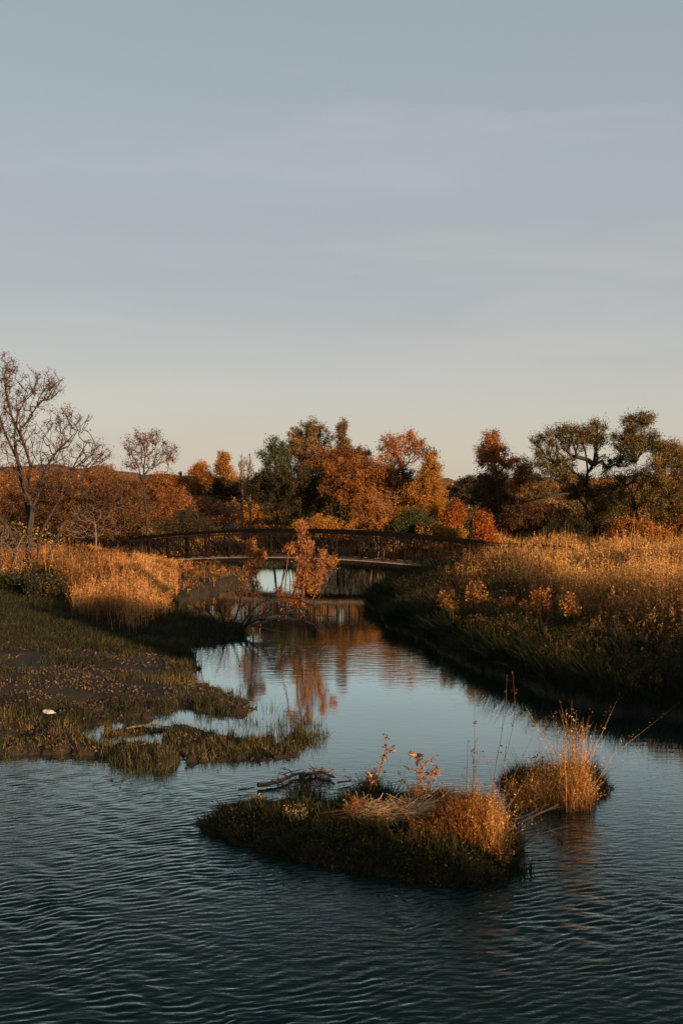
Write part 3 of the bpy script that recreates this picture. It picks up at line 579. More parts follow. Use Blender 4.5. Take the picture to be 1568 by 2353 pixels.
tree('twisted_willow', 'twisted willow with a low arching limb and dark cloud shaped crowns right of centre', 'tree', 58,
     [[(1352, 1262), (1352, 1215), (1342, 1165), (1325, 1140), (1290, 1134), (1250, 1142), (1215, 1150)], [(1350, 1240), (1348, 1190), (1346, 1140), (1345, 1108), (1335, 1095), (1310, 1085), (1295, 1060)],
      [(1346, 1150), (1345, 1100), (1347, 1075), (1344, 1055), (1342, 1030), (1335, 1020)], [(1345, 1115), (1352, 1088), (1362, 1065), (1372, 1040), (1372, 1015), (1370, 990)], [(1360, 1068), (1350, 1056), (1320, 1050)], [(1330, 1140), (1315, 1115), (1300, 1090)]],
     [(1250, 1020, 36, 26), (1285, 998, 36, 22), (1312, 1020, 32, 24), (1320, 990, 26, 14), (1365, 982, 24, 18), (1345, 1000, 20, 14), (1372, 1008, 24, 14), (1250, 1055, 34, 24), (1292, 1062, 30, 20), (1410, 1060, 40, 16), (1270, 1090, 40, 18), (1320, 1100, 40, 18), (1240, 1125, 40, 20)],
     'olive', 'dark_bark', att=330, nleaf=30000, lsize=.088, r0=.17, bare=.1, clump=.19, tipr=.011, root=False)
tree('crooked_willow', 'tallest willow of the right hand clump with stacked crowns beside the right edge', 'tree', 57,
     [[(1460, 1262), (1462, 1200), (1450, 1150), (1452, 1110), (1458, 1075), (1460, 1040), (1455, 1000), (1458, 970)], [(1452, 1105), (1430, 1115), (1405, 1120)], [(1458, 1060), (1480, 1030), (1500, 1015)]],
     [(1462, 962, 28, 16), (1450, 985, 26, 14), (1480, 965, 16, 12), (1428, 1012, 26, 16), (1455, 1015, 30, 16), (1490, 1012, 32, 22), (1515, 1035, 22, 20), (1440, 1035, 26, 16), (1440, 1100, 65, 30), (1450, 1150, 60, 35)],
     'olive', 'dark_bark', att=260, nleaf=30000, lsize=.088, r0=.14, bare=.08, clump=.19, tipr=.011, root=False)
tree('leaning_tree', 'crooked leafy tree at the right edge with a bent dark trunk in the weeds', 'tree', 54,
     [[(1600, 1285), (1560, 1255), (1530, 1235), (1506, 1232), (1500, 1205), (1506, 1165), (1510, 1120), (1520, 1075), (1530, 1050)], [(1508, 1150), (1535, 1120), (1560, 1090)]],
     [(1535, 1030, 26, 18), (1560, 1050, 34, 26), (1505, 1075, 34, 28), (1545, 1100, 44, 34), (1500, 1130, 38, 36), (1590, 1100, 50, 60), (1540, 1160, 48, 38), (1580, 1180, 40, 40)],
     'olive', 'dark_bark', att=300, nleaf=42000, lsize=.085, r0=.13, bare=.05, clump=.20, tipr=.010, tshift=.2, root=False)

# ------------------------------------------------------------------ leaning willow with upright orange shoots over the creek
WD = 31.5
def shoot(name, label, trs, bls, nl, att=70, D=WD, mt='willowleaf', r0=.035):
    return tree(name, label, 'willow', D, trs, bls, mt, 'twig', att=att, nleaf=nl, lsize=.075, r0=r0, bare=.05, clump=.08, aspect=.28, tipr=.005, upl=1.4, root=False, group='willow shoots over the creek')
shoot('willow_shoots', 'tallest orange willow shoots in front of the bridge with the highest tip above the handrail',
      [[(655, 1420), (672, 1370), (682, 1310), (692, 1250), (692, 1200)], [(690, 1400), (697, 1350), (703, 1300), (705, 1260)], [(650, 1420), (640, 1360), (655, 1310), (662, 1270)]],
      [(693, 1220, 7, 24, 400), (673, 1256, 14, 9), (708, 1262, 10, 18), (698, 1288, 19, 22), (703, 1318, 18, 16), (686, 1345, 14, 16), (662, 1260, 10, 7)], 3600, 150)
shoot('willow_shoots', 'orange willow shoots leaning right beside the tallest ones',
      [[(690, 1420), (715, 1380), (732, 1340), (742, 1290), (744, 1262)], [(700, 1420), (740, 1360), (765, 1300)]], [(742, 1285, 9, 22), (735, 1320, 14, 22), (765, 1290, 6, 12), (720, 1350, 18, 16)], 2000, 80)
shoot('willow_shoots', 'short rust coloured willow shoots low between the tall ones and the water',
      [[(640, 1425), (645, 1390), (640, 1360)], [(700, 1420), (680, 1390), (668, 1370)]], [(660, 1380, 16, 14), (640, 1360, 10, 14), (690, 1378, 16, 14)], 1000, 60, mt='rust')
shoot('willow_shoots', 'broad orange willow shoots left of the tallest ones before the bridge',
      [[(585, 1412), (582, 1360), (578, 1310), (574, 1260)], [(600, 1412), (592, 1350), (590, 1300)], [(560, 1400), (556, 1340), (560, 1300)]],
      [(575, 1258, 11, 18), (580, 1290, 20, 24), (566, 1318, 20, 18), (602, 1275, 8, 12), (575, 1345, 20, 16)], 3400, 150, D=34)
shoot('bare_willow_twigs', 'thin bare twigs spraying up from the dark grassy spit left of the shoots',
      [[(590, 1440), (560, 1390), (530, 1350)], [(600, 1440), (600, 1370), (600, 1340)], [(580, 1440), (620, 1400), (650, 1370)], [(560, 1440), (520, 1410), (500, 1370)]],
      [(560, 1365, 60, 30), (630, 1375, 50, 25), (490, 1385, 45, 22), (450, 1395, 30, 18)], 0, 130, D=32, mt='rust', r0=.03)
g = Geo(); polytube(g, smoothline([A(x, y, d) for x, y, d in ((500, 1452, 30.8), (575, 1436, 31), (620, 1418, 31.2), (680, 1400, 31.4), (730, 1390, 31.6), (775, 1394, 31.7))], .2, .03), .085, .012, 8)
for a in (((600, 1425, 31), (680, 1425, 30.6), (740, 1440, 30.2)), ((640, 1410, 31.2), (700, 1410, 31), (770, 1418, 30.8)), ((575, 1436, 31), (620, 1448, 30.4), (680, 1456, 29.8)), ((560, 1440, 31), (585, 1400, 31), (600, 1370, 31)), ((545, 1443, 30.92), (600, 1385, 30.8), (670, 1372, 30.6), (735, 1405, 30.4), (765, 1455, 30.2)), ((560, 1439, 30.95), (630, 1398, 30.4), (700, 1400, 30), (748, 1448, 29.8)), ((530, 1446, 30.88), (548, 1395, 31), (560, 1350, 31)), ((508, 1451, 30.85), (478, 1405, 31), (462, 1375, 31)), ((504, 1451, 30.82), (462, 1415, 30.5), (446, 1388, 30.5)),
          ((600, 1425, 31), (618, 1385, 31), (645, 1345, 31)), ((520, 1448, 30.86), (505, 1400, 30.6), (490, 1362, 30.6)), ((575, 1440, 30.6), (640, 1420, 30.2), (715, 1432, 29.8), (750, 1468, 29.6))):
    polytube(g, smoothline([A(*q) for q in a], .2, .02), .04, .008, 5)
tag(g.obj('fallen_willow', M['black_bark'], origin=A(575, 1436, 31)), 'dark fallen willow trunk arching low over the creek from the grassy spit', 'fallen trunk')

# ------------------------------------------------------------------ weeds and grasses
g = Geo()
x, y = scatter(62000, -.06, .62, 19.5, 66); ok, h, sd = on_land(x, y, [0], .5)
dens = noise2(x, y, 1.6, 3); ok &= (dens + np.clip(sd / 7, 0, .45)) > .53
br_u = (x - P0[0]) * AX[0] + (y - P0[1]) * AX[1]; br_v = (x - P0[0]) * NX[0] + (y - P0[1]) * NX[1]
ok &= ~((np.abs(br_v) < 1.15) & (br_u > -3) & (br_u < BL + 6))
x, y, h, sd = x[ok], y[ok], h[ok], sd[ok]
hh = (.48 + .62 * smooth01((sd - 1.5) / 3.5)) * rng.uniform(.6, 1.2, len(x)) * (.35 + 1.2 * noise2(x + 30, y, 1.7, 2)); hh = np.where(y > 52, hh * .8, hh); u_ = (x - P0[0]) * AX[0] + (y - P0[1]) * AX[1]; v_ = (x - P0[0]) * NX[0] + (y - P0[1]) * NX[1]; hh = np.where((v_ < 0) & (v_ > -6) & (u_ > BL - 5) & (u_ < BL + 6), hh * .55, hh)
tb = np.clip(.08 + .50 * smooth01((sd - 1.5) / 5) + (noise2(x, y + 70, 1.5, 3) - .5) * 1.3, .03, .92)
near = y < 34
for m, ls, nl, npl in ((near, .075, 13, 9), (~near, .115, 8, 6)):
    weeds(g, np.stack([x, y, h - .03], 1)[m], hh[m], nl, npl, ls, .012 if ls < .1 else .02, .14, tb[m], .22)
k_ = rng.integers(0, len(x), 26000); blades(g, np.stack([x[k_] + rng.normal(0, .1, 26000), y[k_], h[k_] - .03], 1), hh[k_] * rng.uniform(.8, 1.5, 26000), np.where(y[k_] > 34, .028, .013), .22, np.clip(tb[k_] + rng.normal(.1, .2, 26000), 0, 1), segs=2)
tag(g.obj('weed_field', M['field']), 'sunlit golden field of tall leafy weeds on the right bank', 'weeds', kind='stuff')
g = Geo()
x, y = scatter(190000, -.02, .52, 17, 60); ok, h, sd = on_land(x, y, [0], -.12, 4.6); x, y, h, sd = x[ok], y[ok], h[ok], sd[ok]
dx = -.55; hb = rng.uniform(.25, .75, len(x)) * (.35 + 1.3 * noise2(x, y, .8, 2)) * np.where(sd < .3, .75, 1)
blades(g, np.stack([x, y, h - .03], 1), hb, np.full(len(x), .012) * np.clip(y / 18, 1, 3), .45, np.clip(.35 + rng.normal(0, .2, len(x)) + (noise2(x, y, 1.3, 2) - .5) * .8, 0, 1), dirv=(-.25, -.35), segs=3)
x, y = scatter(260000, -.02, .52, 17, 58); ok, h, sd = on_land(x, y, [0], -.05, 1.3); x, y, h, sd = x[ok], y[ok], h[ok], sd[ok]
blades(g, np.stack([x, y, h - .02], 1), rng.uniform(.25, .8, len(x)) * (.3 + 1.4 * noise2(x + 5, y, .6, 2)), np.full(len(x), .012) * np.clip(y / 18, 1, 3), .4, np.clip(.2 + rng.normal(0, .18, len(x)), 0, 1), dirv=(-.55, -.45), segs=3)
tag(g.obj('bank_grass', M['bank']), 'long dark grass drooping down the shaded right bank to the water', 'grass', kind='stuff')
# left tall weeds
g = Geo()
x, y = scatter(36000, -.46, .02, 28, 66); ok, h, sd = on_land(x, y, [1], .15)
pxx = x / y * FPX + CX
front = np.interp(pxx, [-400, 90, 190, 300, 350, 385, 410, 430], [45, 43, 31, 29, 30, 33, 37, 39]); ok &= y > front + (noise2(x, y, 1.0, 2) - .5) * 5; ok &= rng.random(len(x)) < np.clip((y - front) / 7 + .12, 0, 1)
br_u = (x - P0[0]) * AX[0] + (y - P0[1]) * AX[1]; br_v = (x - P0[0]) * NX[0] + (y - P0[1]) * NX[1]
ok &= (pxx < 402) | (rng.random(len(x)) < .30); ok &= ~((np.abs(br_v) < 1.15) & (br_u > -6)); ok &= ~((y > 36) & (pxx < 560) & (noise2(x + 12, y, 2.5, 2) < .28))
x, y, h, sd, pxx = x[ok], y[ok], h[ok], sd[ok], pxx[ok]
hh = rng.uniform(.55, 1.15, len(x)) * (.30 + 1.25 * noise2(x, y + 30, 1.3, 2)) * np.interp(pxx, [330, 400, 440], [1, .75, .62]) * np.where(sd < .8, .7, 1) * np.where(y > 46, .5, 1)
tb = np.clip(.40 + (noise2(x + 40, y, 1.1, 3) - .5) * 1.7 + .30 * np.exp(-((pxx - 340) / 60) ** 2), .03, .95)
near = y < 38
for m, ls, nl, npl in ((near, .07, 11, 9), (~near, .10, 8, 6)):
    weeds(g, np.stack([x, y, h - .03], 1)[m], hh[m], nl, npl, ls, .014, .16, tb[m], .25)
k_ = rng.integers(0, len(x), 16000); blades(g, np.stack([x[k_] + rng.normal(0, .1, 16000), y[k_], h[k_] - .03], 1), hh[k_] * rng.uniform(.8, 1.5, 16000), np.where(y[k_] > 38, .028, .016), .25, np.clip(tb[k_] + rng.normal(.1, .2, 16000), 0, 1), segs=2)
tag(g.obj('meadow_weeds', M['fieldl']), 'sunlit orange stand of tall weeds on the left bank', 'weeds', kind='stuff')
# long shaded grass on the left spit and under the meadow weeds
g = Geo()
x, y = scatter(50000, -.40, -.085, 26, 42); ok, h, sd = on_land(x, y, [1], -.05); x, y, h, sd = x[ok], y[ok], h[ok], sd[ok]
pxx = x / y * FPX + CX; spit = smooth01((pxx - 395) / 40)
hb = rng.uniform(.16, .34, len(x)) * (.75 + .25 * spit) * (.7 + .7 * noise2(x, y, .9, 2))
blades(g, np.stack([x, y, h - .03], 1), hb, np.full(len(x), .016), .5, np.clip(.30 + rng.normal(0, .2, len(x)) + (1 - spit) * .12, 0, 1), dirv=(.30, -.25), segs=2)
tag(g.obj('spit_grass', M['bank']), 'dark long grass on the spit where the left bank narrows the creek', 'grass', kind='stuff')
# lawn
g = Geo()
x, y = scatter(190000, -.40, -.0, 15, 36); ok, h, sd = on_land(x, y, [1, 2], -.04)
cl = noise2(x, y, .55, 3); bare = noise2(x + 77, y * 1.8, 1.5, 2)
ok &= (cl + rng.normal(0, .06, len(x)) > .48) & (bare + rng.normal(0, .07, len(x)) > .44) | (ok & (sd < .8) & (rng.random(len(x)) < .6)); x, y, h, sd, cl = x[ok], y[ok], h[ok], sd[ok], cl[ok]
hb = rng.uniform(.05, .17, len(x)) * (.2 + 2.0 * cl ** 1.6) * np.where(sd < .35, 1.4, 1)
tt = np.clip(.46 + (noise2(x * .5, y + 20, .9, 2) - .5) * 1.1 + rng.normal(0, .17, len(x)), 0, 1)  # tint bands stretched sideways stand in for dappled sun and shade
blades(g, np.stack([x, y, h - .01], 1), hb, np.full(len(x), .011), .5, tt, segs=2)
tag(g.obj('lawn_grass', M['lawn']), 'short patchy green grass on the muddy left shore', 'grass', kind='stuff')
g = Geo()
x, y = scatter(40000, -.40, -.02, 15, 30); ok, h, sd = on_land(x, y, [1, 2], -.02); lit = noise2(x + 20, y * 1.6, .9, 3) + np.where(y < 19, .14, 0)
ok &= lit * .6 + noise2(x + 3, y + 9, .3, 2) * .5 + rng.normal(0, .05, len(x)) > .60; x, y, h = x[ok], y[ok], h[ok]
leaves(g, np.stack([x, y, h + rng.uniform(0, .045, len(x))], 1), .055, rng.random(len(x)), 0, .6)
tag(g.obj('leaf_litter', M['litter']), 'scattered fallen brown leaves and debris on the left shore', 'leaf litter', kind='stuff')
# sparse sedge standing in the shallows right of the left shore
g = Geo()
for cx_, cy_, rx_, ry_, n_ in ((650, 1700, 100, 28, 1500), (700, 1680, 60, 30, 800), (600, 1650, 60, 25, 350), (700, 1840, 45, 22, 500), (690, 1800, 60, 16, 250), (560, 1600, 40, 30, 250), (330, 1760, 80, 20, 500), (1195, 2000, 30, 18, 100)):
    a = rng.random(n_) * 6.283; r = rng.random(n_) ** .6
    P = np.array([G(cx_ + rx_ * r_ * math.cos(a_), cy_ + ry_ * r_ * math.sin(a_)) for a_, r_ in zip(a, r)])
    z = np.maximum(height(P[:, 0], P[:, 1]), -.04); cln = noise2(P[:, 0], P[:, 1], .35, 2) > .45
    P, z = P[cln], z[cln]
    blades(g, np.stack([P[:, 0], P[:, 1], z], 1), rng.uniform(.08, .30, len(P)), np.full(len(P), .009), .35, np.clip(.3 + rng.normal(0, .2, len(P)), 0, 1), segs=3)
tag(g.obj('shallows_sedge', M['islet']), 'sparse dark sedge standing in the shallow water between shore and islet', 'sedge', kind='stuff')

# ------------------------------------------------------------------ islets
def in_poly(P, n, lo=-.08):
    P = np.array(P); x = rng.uniform(P[:, 0].min() - .1, P[:, 0].max() + .1, n); y = rng.uniform(P[:, 1].min() - .1, P[:, 1].max() + .1, n)
    sd = sdist(P, x, y); k = sd > lo; return x[k], y[k], sd[k]
def island(P, n, name, label, hmin, hmax, mat, out=.5, tb=.3, w=.009):
    P_ = np.array(P); c = P_.mean(0); x, y, sd = in_poly(P, n); h = height(x, y)
    dv = np.stack([x, y], 1) - c; dv /= np.linalg.norm(dv, axis=1)[:, None] + 1e-6
    g = Geo(); hb = rng.uniform(hmin, hmax, len(x)) * (.15 + 2.2 * noise2(x, y, .22, 3) ** 1.7) * (.75 + .5 * (rng.random(len(x)) > .93))
    k = np.exp(-sd / .35)[:, None] * out
    tt = np.clip(tb + rng.normal(0, .16, len(x)) + (noise2(x, y, .3, 2) - .5) * .6 + .5 * (rng.random(len(x)) > .97), 0, 1)
    blades(g, np.stack([x, y, np.maximum(h, -.02) - .01], 1), hb, np.full(len(x), w) * rng.uniform(.6, 1.5, len(x)), .5, tt, dirv=dv * k, segs=3)
    leaves(g, np.stack([x, y, h + .02 + rng.random(len(x)) * .08], 1)[: len(x) // 3], .034, np.clip(tt[: len(x) // 3] + rng.normal(.05, .2, len(x) // 3), 0, 1), .2, .5)
    return tag(g.obj(name, M[mat]), label, 'grass', kind='stuff')
island(ISLE1, 75000, 'islet_grass', 'dense dark grass covering the large wedge shaped islet in the foreground', .07, .22, 'islet', .6, .24)
island(ISLE2, 7500, 'islet_grass', 'dark and tan grass covering the small islet right behind the large one', .08, .32, 'islet', .5, .40)
island(ISLE3, 1800, 'islet_grass', 'dark grass on the little mound behind the middle of the large islet', .12, .3, 'islet', .4, .3)
def patch(cx_, cy_, rx_, ry_, n_, z0=.4):
    a = rng.random(n_) * 6.283; r = rng.random(n_) ** .5
    P = np.array([G(cx_ + rx_ * r_ * math.cos(a_), cy_ + ry_ * r_ * math.sin(a_), z0) for a_, r_ in zip(a, r)])
    return np.stack([P[:, 0], P[:, 1], np.maximum(height(P[:, 0], P[:, 1]), -.02)], 1)
# flattened pale reeds on the islet's back
g = Geo()
for cx_, cy_, rx_, ry_, n_ in ((905, 1858, 78, 12, 2200), (830, 1856, 36, 12, 500), (960, 1850, 30, 12, 300)):
    P = patch(cx_, cy_, rx_, ry_, n_, .42); P[:, 2] += rng.uniform(.02, .15, n_); L_ = rng.uniform(.06, .24, n_) * (1 + (rng.random(n_) > .96)); a = rng.normal(.1, .6, n_) + 3.14159 * (rng.random(n_) > .5) + 1.57 * (rng.random(n_) > .75)
    d = np.stack([np.cos(a), np.sin(a), rng.normal(.05, .30, n_)], 1); s_ = np.stack([-np.sin(a), np.cos(a), np.zeros(n_)], 1) * .004 + np.array([0, 0, .003])
    V = np.stack([P - s_, P + s_, P + d * L_[:, None] + s_ * .6, P + d * L_[:, None] - s_ * .6], 1); g.add(V.reshape(-1, 3), np.arange(4 * n_).reshape(-1, 4), rng.random(n_))
tag(g.obj('flattened_reeds', M['straw']), 'sunlit mat of flattened pale reeds on the back of the large islet', 'reeds', kind='stuff')
def tuft(label, parts, mat='rust', name='weed_tuft', group='weed tufts on the islets', z0=.4):
    g = Geo(); first = None
    for cx_, cy_, rx_, ry_, n_, h0, h1, tb in parts:
        P = patch(cx_, cy_, rx_, ry_, n_, z0); first = P.mean(0) if first is None else first
        hn = noise2(P[:, 0] + 3, P[:, 1], .16, 2); hs = (h0 + (h1 - h0) * rng.random(n_) ** 1.5 * 1.25) * (.45 + 1.1 * hn)
        weeds(g, P, hs, 6, 4, .034, .005, .38, np.clip(tb + (noise2(P[:, 0], P[:, 1], .2, 2) - .5) * 1.2, .02, .98), .35)
        k_ = n_; Q_ = P[rng.integers(0, n_, k_)] + rng.normal(0, .03, (k_, 3)) * [1, 1, 0]
        blades(g, Q_, rng.uniform(h0 * .6, h1 * 1.05, k_), np.full(k_, .007), .6, np.clip(rng.normal(tb, .3, k_), 0, 1), segs=3)
    return tag(g.obj(name, M[mat], origin=first), label, 'weeds', group)
tuft('rust red weed clump crowning the right end of the large islet', [(1090, 1885, 66, 30, 420, .20, .56, .45), (1035, 1880, 50, 22, 200, .12, .42, .3), (1000, 1890, 60, 20, 120, .1, .26, .3)])
tuft('straw coloured weed clump on the right tip of the large islet', [(1130, 1885, 30, 34, 220, .16, .50, .7), (1155, 1915, 14, 14, 50, .08, .25, .5)], 'field')
tuft('small russet clump at the left end of the pale reed mat', [(815, 1860, 22, 10, 70, .10, .22, .6)])
tuft('dark upright clump on the mound behind the islet', [(850, 1835, 22, 14, 130, .15, .34, .3)], 'islet', z0=.15)
tuft('orange leafy clump behind the middle of the pale reed mat', [(960, 1850, 20, 10, 80, .15, .36, .6)], 'field', z0=.3)
tuft('tall sunlit orange grass tuft on the small rear islet', [(1312, 1812, 34, 14, 230, .40, 1.05, .6), (1345, 1815, 26, 10, 70, .2, .5, .5), (1265, 1812, 24, 12, 60, .2, .5, .4)], 'field', z0=.25)
tuft('low brown grass tuft at the left end of the small rear islet', [(1205, 1808, 46, 16, 170, .14, .46, .45), (1250, 1815, 40, 14, 70, .2, .6, .6)], 'field', z0=.25)
tuft('tiny dry tuft in the water left of the large islet', [(590, 1868, 14, 5, 26, .06, .16, .7)], 'straw', z0=.1)
tuft('small pale tuft on the left part of the large islet', [(680, 1872, 22, 6, 40, .06, .18, .7)], 'straw', z0=.3)

def stalk(label, pts, D, r=.006, side=(), plume=0, mt='rust', bark='twig', name='weed_stalk', group='tall stalks on the islets', ls=.05):
    root = A(*pts[0], D); gz = height(np.array([root[0]]), np.array([D]))[0]; root[2] = min(root[2], max(gz, -.03))
    e = empty(name, root); tag(e, label, 'dry stalk', group); g = Geo(); line = smoothline([root] + [A(x, y, D + rng.normal(0, .03)) for x, y in pts[1:]], .12, .004)
    polytube(g, line, r, r * .35, 5); C = []
    for s in side:
        k = int(len(line) * s[0]); b = line[min(k, len(line) - 1)]; t = b + np.array([s[1], rng.normal(0, .05), s[2]]); ln = smoothline([b, (b + t) / 2 + [0, 0, .02], t], .08, .003)
        polytube(g, ln, r * .5, r * .2, 4); C.append(ln)
    g.obj('stem', M[bark], e)
    if plume:
        pts_ = np.concatenate([line[int(len(line) * .45):]] + C) if C else line[int(len(line) * .45):]
        P = pts_[rng.integers(0, len(pts_), plume)] + rng.normal(0, .022, (plume, 3)); g = Geo(); leaves(g, P, ls, rng.random(plume), .5, .35); g.obj('seed_sprays', M[mt], e)
    return e
stalk('tall two headed seed stalk standing on the mound behind the islet', [(850, 1850), (868, 1790), (882, 1740), (884, 1698)], 13.2, .006, [(.6, .09, .2), (.7, .12, .16)], 150, 'field')
stalk('leaning seed stalk just left of the two headed one', [(838, 1850), (855, 1800), (870, 1755)], 13.2, .005, [(.5, -.06, .12)], 60, 'field')
stalk('grass stem with drooping pointed leaves against the calm water', [(905, 1845), (925, 1790), (940, 1745), (945, 1735)], 13.3, .004, [(.75, .10, .03), (.85, .12, -.02), (.9, .08, -.06)], 24, 'field', ls=.10)
stalk('short orange seed stalk right of the drooping grass stem', [(965, 1845), (970, 1790), (968, 1745)], 13.2, .005, [(.4, .14, .10), (.6, .16, .12), (.5, -.08, .1)], 150, 'orange')
stalk('curving orange seed stalk leaning right over the leafy clump', [(975, 1845), (985, 1800), (1005, 1765)], 13.1, .004, [(.6, .06, .03)], 70, 'orange')
stalk('red leafless stalk rising above the rust red weed clump', [(1085, 1900), (1088, 1780), (1090, 1660), (1091, 1618)], 12.6, .006, [(.35, .06, .28), (.5, -.05, .22), (.45, .08, .3), (.6, .04, .2)], 40, 'red_brown')
stalk('black straight twig left of the red leafless stalk', [(1070, 1895), (1072, 1800), (1074, 1700)], 12.4, .005, [(.5, -.07, .1)], 0, bark='dark_bark')
stalk('left of the two tallest thin reddish twigs', [(1120, 1890), (1140, 1760), (1160, 1640), (1164, 1552)], 12.7, .005, [(.4, .05, .3), (.6, .03, .25), (.3, -.1, .35)], 18, 'rust')
stalk('right of the two tallest thin reddish twigs', [(1128, 1890), (1155, 1770), (1182, 1650), (1178, 1545)], 12.8, .005, [(.4, .05, .3), (.6, .04, .25)], 18, 'rust')
stalk('thin twig slanting right between the two islets', [(1135, 1890), (1180, 1790), (1225, 1690)], 12.9, .004, [(.5, .08, .15), (.7, .05, .1)], 0)
stalk('bare twig slanting left off the rust red weed clump', [(1060, 1880), (1045, 1800), (1020, 1765)], 12.7, .003, [(.5, -.05, .1)], 0)
stalk('thin pale reed on the rear islet, leftmost of its three', [(1300, 1830), (1312, 1730), (1318, 1650)], 13.9, .005, (), 14, 'straw', 'pale_bark')
stalk('thin pale reed on the rear islet, middle of its three', [(1320, 1830), (1318, 1720), (1325, 1640)], 14.0, .005, (), 14, 'straw', 'pale_bark')
stalk('thin pale reed on the rear islet, rightmost of its three', [(1335, 1830), (1345, 1740), (1352, 1672)], 14.1, .005, (), 14, 'straw', 'pale_bark')
stalk('reed with a white tip left of the rear islet reeds', [(1225, 1820), (1236, 1740), (1248, 1688)], 14.0, .004, [(.6, .05, .1), (.6, -.06, .1)], 40, 'olive')
stalk('pale straw leaning over the sedge by the left shore', [(700, 1765), (716, 1725), (726, 1695)], 16.6, .006, (), 0, bark='pale_bark')
stalk('short broken pale reed standing among the shore sedge', [(652, 1738), (655, 1712)], 17, .012, (), 0, bark='pale_bark')
stalk('lone pale reed in the water left of the islet top', [(624, 1868), (622, 1838)], 13.4, .006, (), 0, bark='pale_bark')
# bare branches reaching from the islet's right tip over the water
def branch(label, pts, D, r=.010, kids=()):
    g = Geo(); ln = smoothline([A(x, y, D + i * .08) for i, (x, y) in enumerate(pts)], .12, .006); r *= 1.8; polytube(g, ln, r, r * .35, 6)
    for k in kids: polytube(g, smoothline([A(x, y, D + .1 + i * .05) for i, (x, y) in enumerate(k)], .1, .004), r * .5, r * .18, 4)
    return tag(g.obj('bare_branch', M['dark_bark'], origin=ln[0]), label, 'branch', 'bare branches leaning off the islet')
branch('upper bare branch leaning from the islet towards the rear islet', [(1150, 1898), (1200, 1880), (1262, 1850)], 12.2, .009, [[(1190, 1885), (1215, 1850), (1240, 1832)]])
branch('thick bare branch in the middle of the branches off the islet', [(1140, 1925), (1200, 1890), (1285, 1850)], 12.0, .013, [[(1200, 1890), (1240, 1872), (1290, 1856)]])
branch('steep bare branch crossing the thick one', [(1160, 1950), (1200, 1905), (1235, 1872)], 11.8, .008, [[(1180, 1930), (1210, 1890), (1228, 1850)]])
branch('lowest long drooping branch with curled leaves at its end', [(1165, 1985), (1210, 1935), (1260, 1910), (1290, 1920)], 11.5, .009, [[(1245, 1918), (1300, 1902), (1390, 1898)], [(1262, 1910), (1285, 1922), (1300, 1912)], [(1180, 1965), (1230, 1935), (1268, 1922)]])
branch('short low branch closest to the water at the islet tip', [(1160, 1995), (1185, 1978), (1205, 1960)], 11.4, .008, [[(1170, 1985), (1195, 1985)]])
g = Geo(); P = np.array([A(x, y, 11.8) for x, y in ((1262, 1922), (1270, 1928), (1278, 1930), (1286, 1934), (1292, 1942), (1284, 1944))]); leaves(g, P, .09, np.full(6, .3), -1, .3)
tag(g.obj('withered_leaves', M['dkgreen'], origin=P[0]), 'withered curled leaves hanging from the lowest drooping branch', 'leaves')

# driftwood, litter
def log(name, label, pts, D, r0, r1, knots=3):
    g = Geo(); Q_ = []
    for x, y in pts: q = G(x, y, .06); Q_.append([q[0], q[1], max(.05, height(q[:1], q[1:])[0] + .05)])
    ln = smoothline(Q_, .12, .012); polytube(g, ln, r0, r1, 8)
    for k in range(knots):
        b = ln[rng.integers(1, max(2, len(ln) - 1))]; polytube(g, smoothline([b, b + [rng.normal(0, .08), rng.normal(0, .08), .05], b + [rng.normal(0, .14), rng.normal(0, .14), .08]], .06, .005), r1 * .6, r1 * .2, 5)
    return tag(g.obj(name, M['wood'], origin=ln[0], smooth=True), label, 'driftwood', 'driftwood in the shallows')
log('driftwood', 'thick tapering driftwood log floating between the shore and the islet', [(592, 1802), (640, 1794), (672, 1778), (700, 1774)], 15, .035, .02)
log('driftwood', 'reddish driftwood piece lying at the right of the thick log', [(690, 1782), (730, 1772), (768, 1784)], 15, .03, .015, 5)
log('driftwood', 'small driftwood scrap floating right of the drift pile', [(775, 1796), (805, 1792)], 15, .018, .01)
log('driftwood', 'small twig floating just left of the thick log', [(548, 1812), (585, 1806)], 15, .014, .008, 1)
log('driftwood', 'long dark stick lying across the puddle on the left shore', [(290, 1676), (340, 1668), (392, 1668)], 18, .025, .012)
log('driftwood', 'dark branch lying below the drift pile beside the sedge', [(670, 1806), (705, 1800), (750, 1806)], 15, .012, .007, 4)
tuft('drift pile of rusty leaves and straw on the log behind the islet', [(725, 1785, 40, 8, 60, .05, .12, .5)], 'litter', name='drift_pile', group=None, z0=.03)
g = Geo(); C = []
for cx_, cy_, rx_, ry_, n_ in ((700, 1800, 110, 40, 130), (560, 1860, 90, 30, 40), (900, 1790, 120, 30, 40), (330, 1790, 160, 22, 50), (1240, 1930, 130, 60, 30), (560, 1665, 90, 18, 60), (640, 1500, 120, 20, 25)):
    for k in range(n_): q = G(cx_ + rng.normal(0, rx_ * .5), cy_ + rng.normal(0, ry_ * .5)); C.append([q[0], q[1], .014])
C = np.array(C); a = rng.random(len(C)) * 6.283; L_ = rng.uniform(.01, .045, len(C)); u = np.stack([np.cos(a), np.sin(a), 0 * a], 1) * L_[:, None]; v = np.stack([-np.sin(a), np.cos(a), 0 * a], 1) * (L_ * rng.uniform(.15, .6, len(C)))[:, None]
g.add(np.stack([C - u, C - v, C + u, C + v], 1).reshape(-1, 3), np.arange(4 * len(C)).reshape(-1, 4), rng.random(len(C)))
tag(g.obj('floating_leaves', M['litter']), 'small dead leaves and bits of stem floating on the water around the islets', 'floating leaves', kind='stuff')
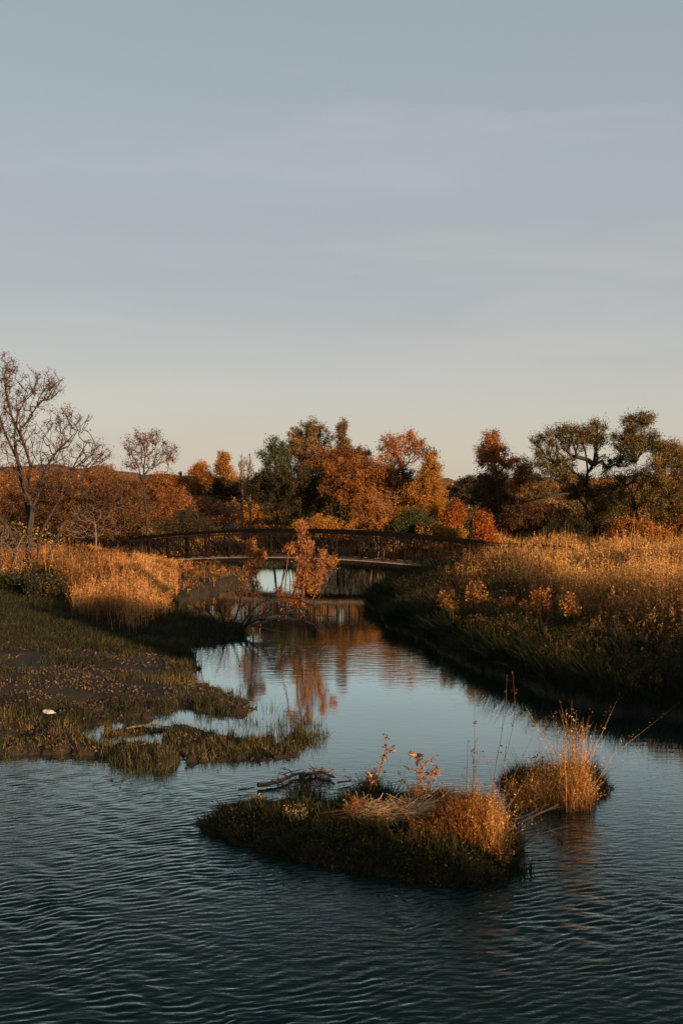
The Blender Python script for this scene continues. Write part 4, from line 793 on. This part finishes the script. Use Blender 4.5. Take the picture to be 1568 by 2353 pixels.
# pale crumpled bottle on the mud
q = G(113, 1606, .38); gz = height(q[:1], q[1:])[0]; c = np.array([q[0], q[1], gz + .07]); bt = empty('plastic_bottle', (q[0], q[1], gz)); tag(bt, 'pale crumpled plastic bottle lying on the muddy left shore', 'bottle')
def lathe(geo, o, d, prof, ns=14, squash=.75):
    d = np.asarray(d, float); d /= np.linalg.norm(d); u = np.cross(d, [0, 0, 1.]); u /= np.linalg.norm(u); v = np.cross(u, d); V = []
    for t, r in prof:
        for k in range(ns):
            a = k * 6.283 / ns; rr = r * (1 + .10 * math.sin(3 * a + t * 20)); V.append(o + d * t + u * math.cos(a) * rr + v * math.sin(a) * rr * squash)
    m = len(prof); F = [[i * ns + k, i * ns + (k + 1) % ns, (i + 1) * ns + (k + 1) % ns, (i + 1) * ns + k] for i in range(m - 1) for k in range(ns)]
    geo.add(V, F)
g = Geo(); lathe(g, c + np.array([-.12, .03, 0]), (1, -.25, -.1), [(0, .001), (.005, .05), (.03, .062), (.10, .058), (.16, .066), (.20, .06), (.235, .03), (.25, .018)]); g.obj('bottle_body', M['plastic'], bt, smooth=True)
g = Geo(); lathe(g, c + np.array([-.12, .03, 0]) + np.array([1, -.25, -.1]) / 1.036 * .25, (1, -.25, -.1), [(0, .001), (.001, .020), (.02, .020), (.021, .001)], squash=1); g.obj('cap', M['plastic'], bt, smooth=True)
# taller individual plants at the front of the right hand field
for i, (x, y, D, hb_, mt, lab) in enumerate(((1030, 1470, 30, .9, 'gold', 'sunlit yellow plant standing out of the shaded right bank'), (1092, 1460, 29.5, 1.0, 'gold', 'flat topped pale umbel plant right of the sunlit yellow plant'),
        (1165, 1450, 28.5, .6, 'rust', 'small rust red plant in the shade of the right bank'), (1240, 1480, 26.5, .9, 'orange', 'orange leafy plant at the edge of the right hand weed field'), (1310, 1500, 25.5, .85, 'gold', 'bleached tan plant at the edge of the right hand weed field'))):
    p = A(x, y, D); gz = height(p[:1], p[1:2])[0]; topy = HZ + (CAMH - gz - hb_ * 1.25) * FPX / D
    boty = HZ + (CAMH - gz) * FPX / D
    tree('bank_plant', lab, 'plant', D, stems(x, boty, topy, 22, 4), [(x, topy + 14, 17, 12), (x - 8, topy + 34, 14, 14), (x + 12, topy + 36, 13, 14)], mt, 'twig', att=36, nleaf=420, lsize=.075, r0=.012, tipr=.004, clump=.07, group='plants on the right bank')

# ------------------------------------------------------------------ unseen leaf screens behind the viewpoint, added to shade islet, lawn and banks
SH = np.array([.6, -.8]); SP = np.array([.8, .6]); TANE = math.tan(SUN_EL)
def shade_screen(label, p0, p1, s0, hfun, n, size=.28):
    p_ = rng.uniform(p0, p1, n); s_ = s0 + rng.normal(0, .8, n); X_ = p_ * SP[0] + s_ * SH[0]; Y_ = p_ * SP[1] + s_ * SH[1]; gz = height(X_, Y_)
    top = hfun(p_) * (1 + (noise2(p_ * 1.0, s_ * 1.0, 1.1, 3) - .5) * .16); z = gz + (top - gz) * rng.random(n) ** .8
    g = Geo(); leaves(g, np.stack([X_, Y_, z], 1), size, rng.random(n), 0, .7)
    return tag(g.obj('shade_screen', M['dkgreen'], origin=(X_.mean(), Y_.mean(), gz.mean())), label, 'shade_screen', 'unseen shade screens behind the viewpoint')
shade_screen('low part of the unseen leaf screen added to shade the islet', -6, 14, 16, lambda p: np.interp(p, [-6, 7.0, 8.0, 10.5, 14], [4.1, 4.1, 3.72, 3.72, 4.1]), 26000)
shade_screen('tall part of the unseen leaf screen added to shade the right bank', 14, 26, 16, lambda p: np.interp(p, [14, 16, 23, 26], [4.1, 4.8, 6.3, 6.8]), 26000)
shade_screen('broken taller part of the unseen leaf screen added to dapple the lawn', -4, 14, 20, lambda p: np.interp(p, [-4, 2, 3, 5, 6, 9.4, 9.7, 10.6, 11, 11.6, 12, 14], [4, 4, 5.4, 5.4, 4, 4, 4.0, 4.0, 4.1, 4.1, 8.2, 8.2]), 24000)
shade_screen('tallest narrow part of the unseen leaf screen added to shade the left weeds', 12, 16.2, 20, lambda p: 8.1 + 0 * p, 14000)
#MARK_END
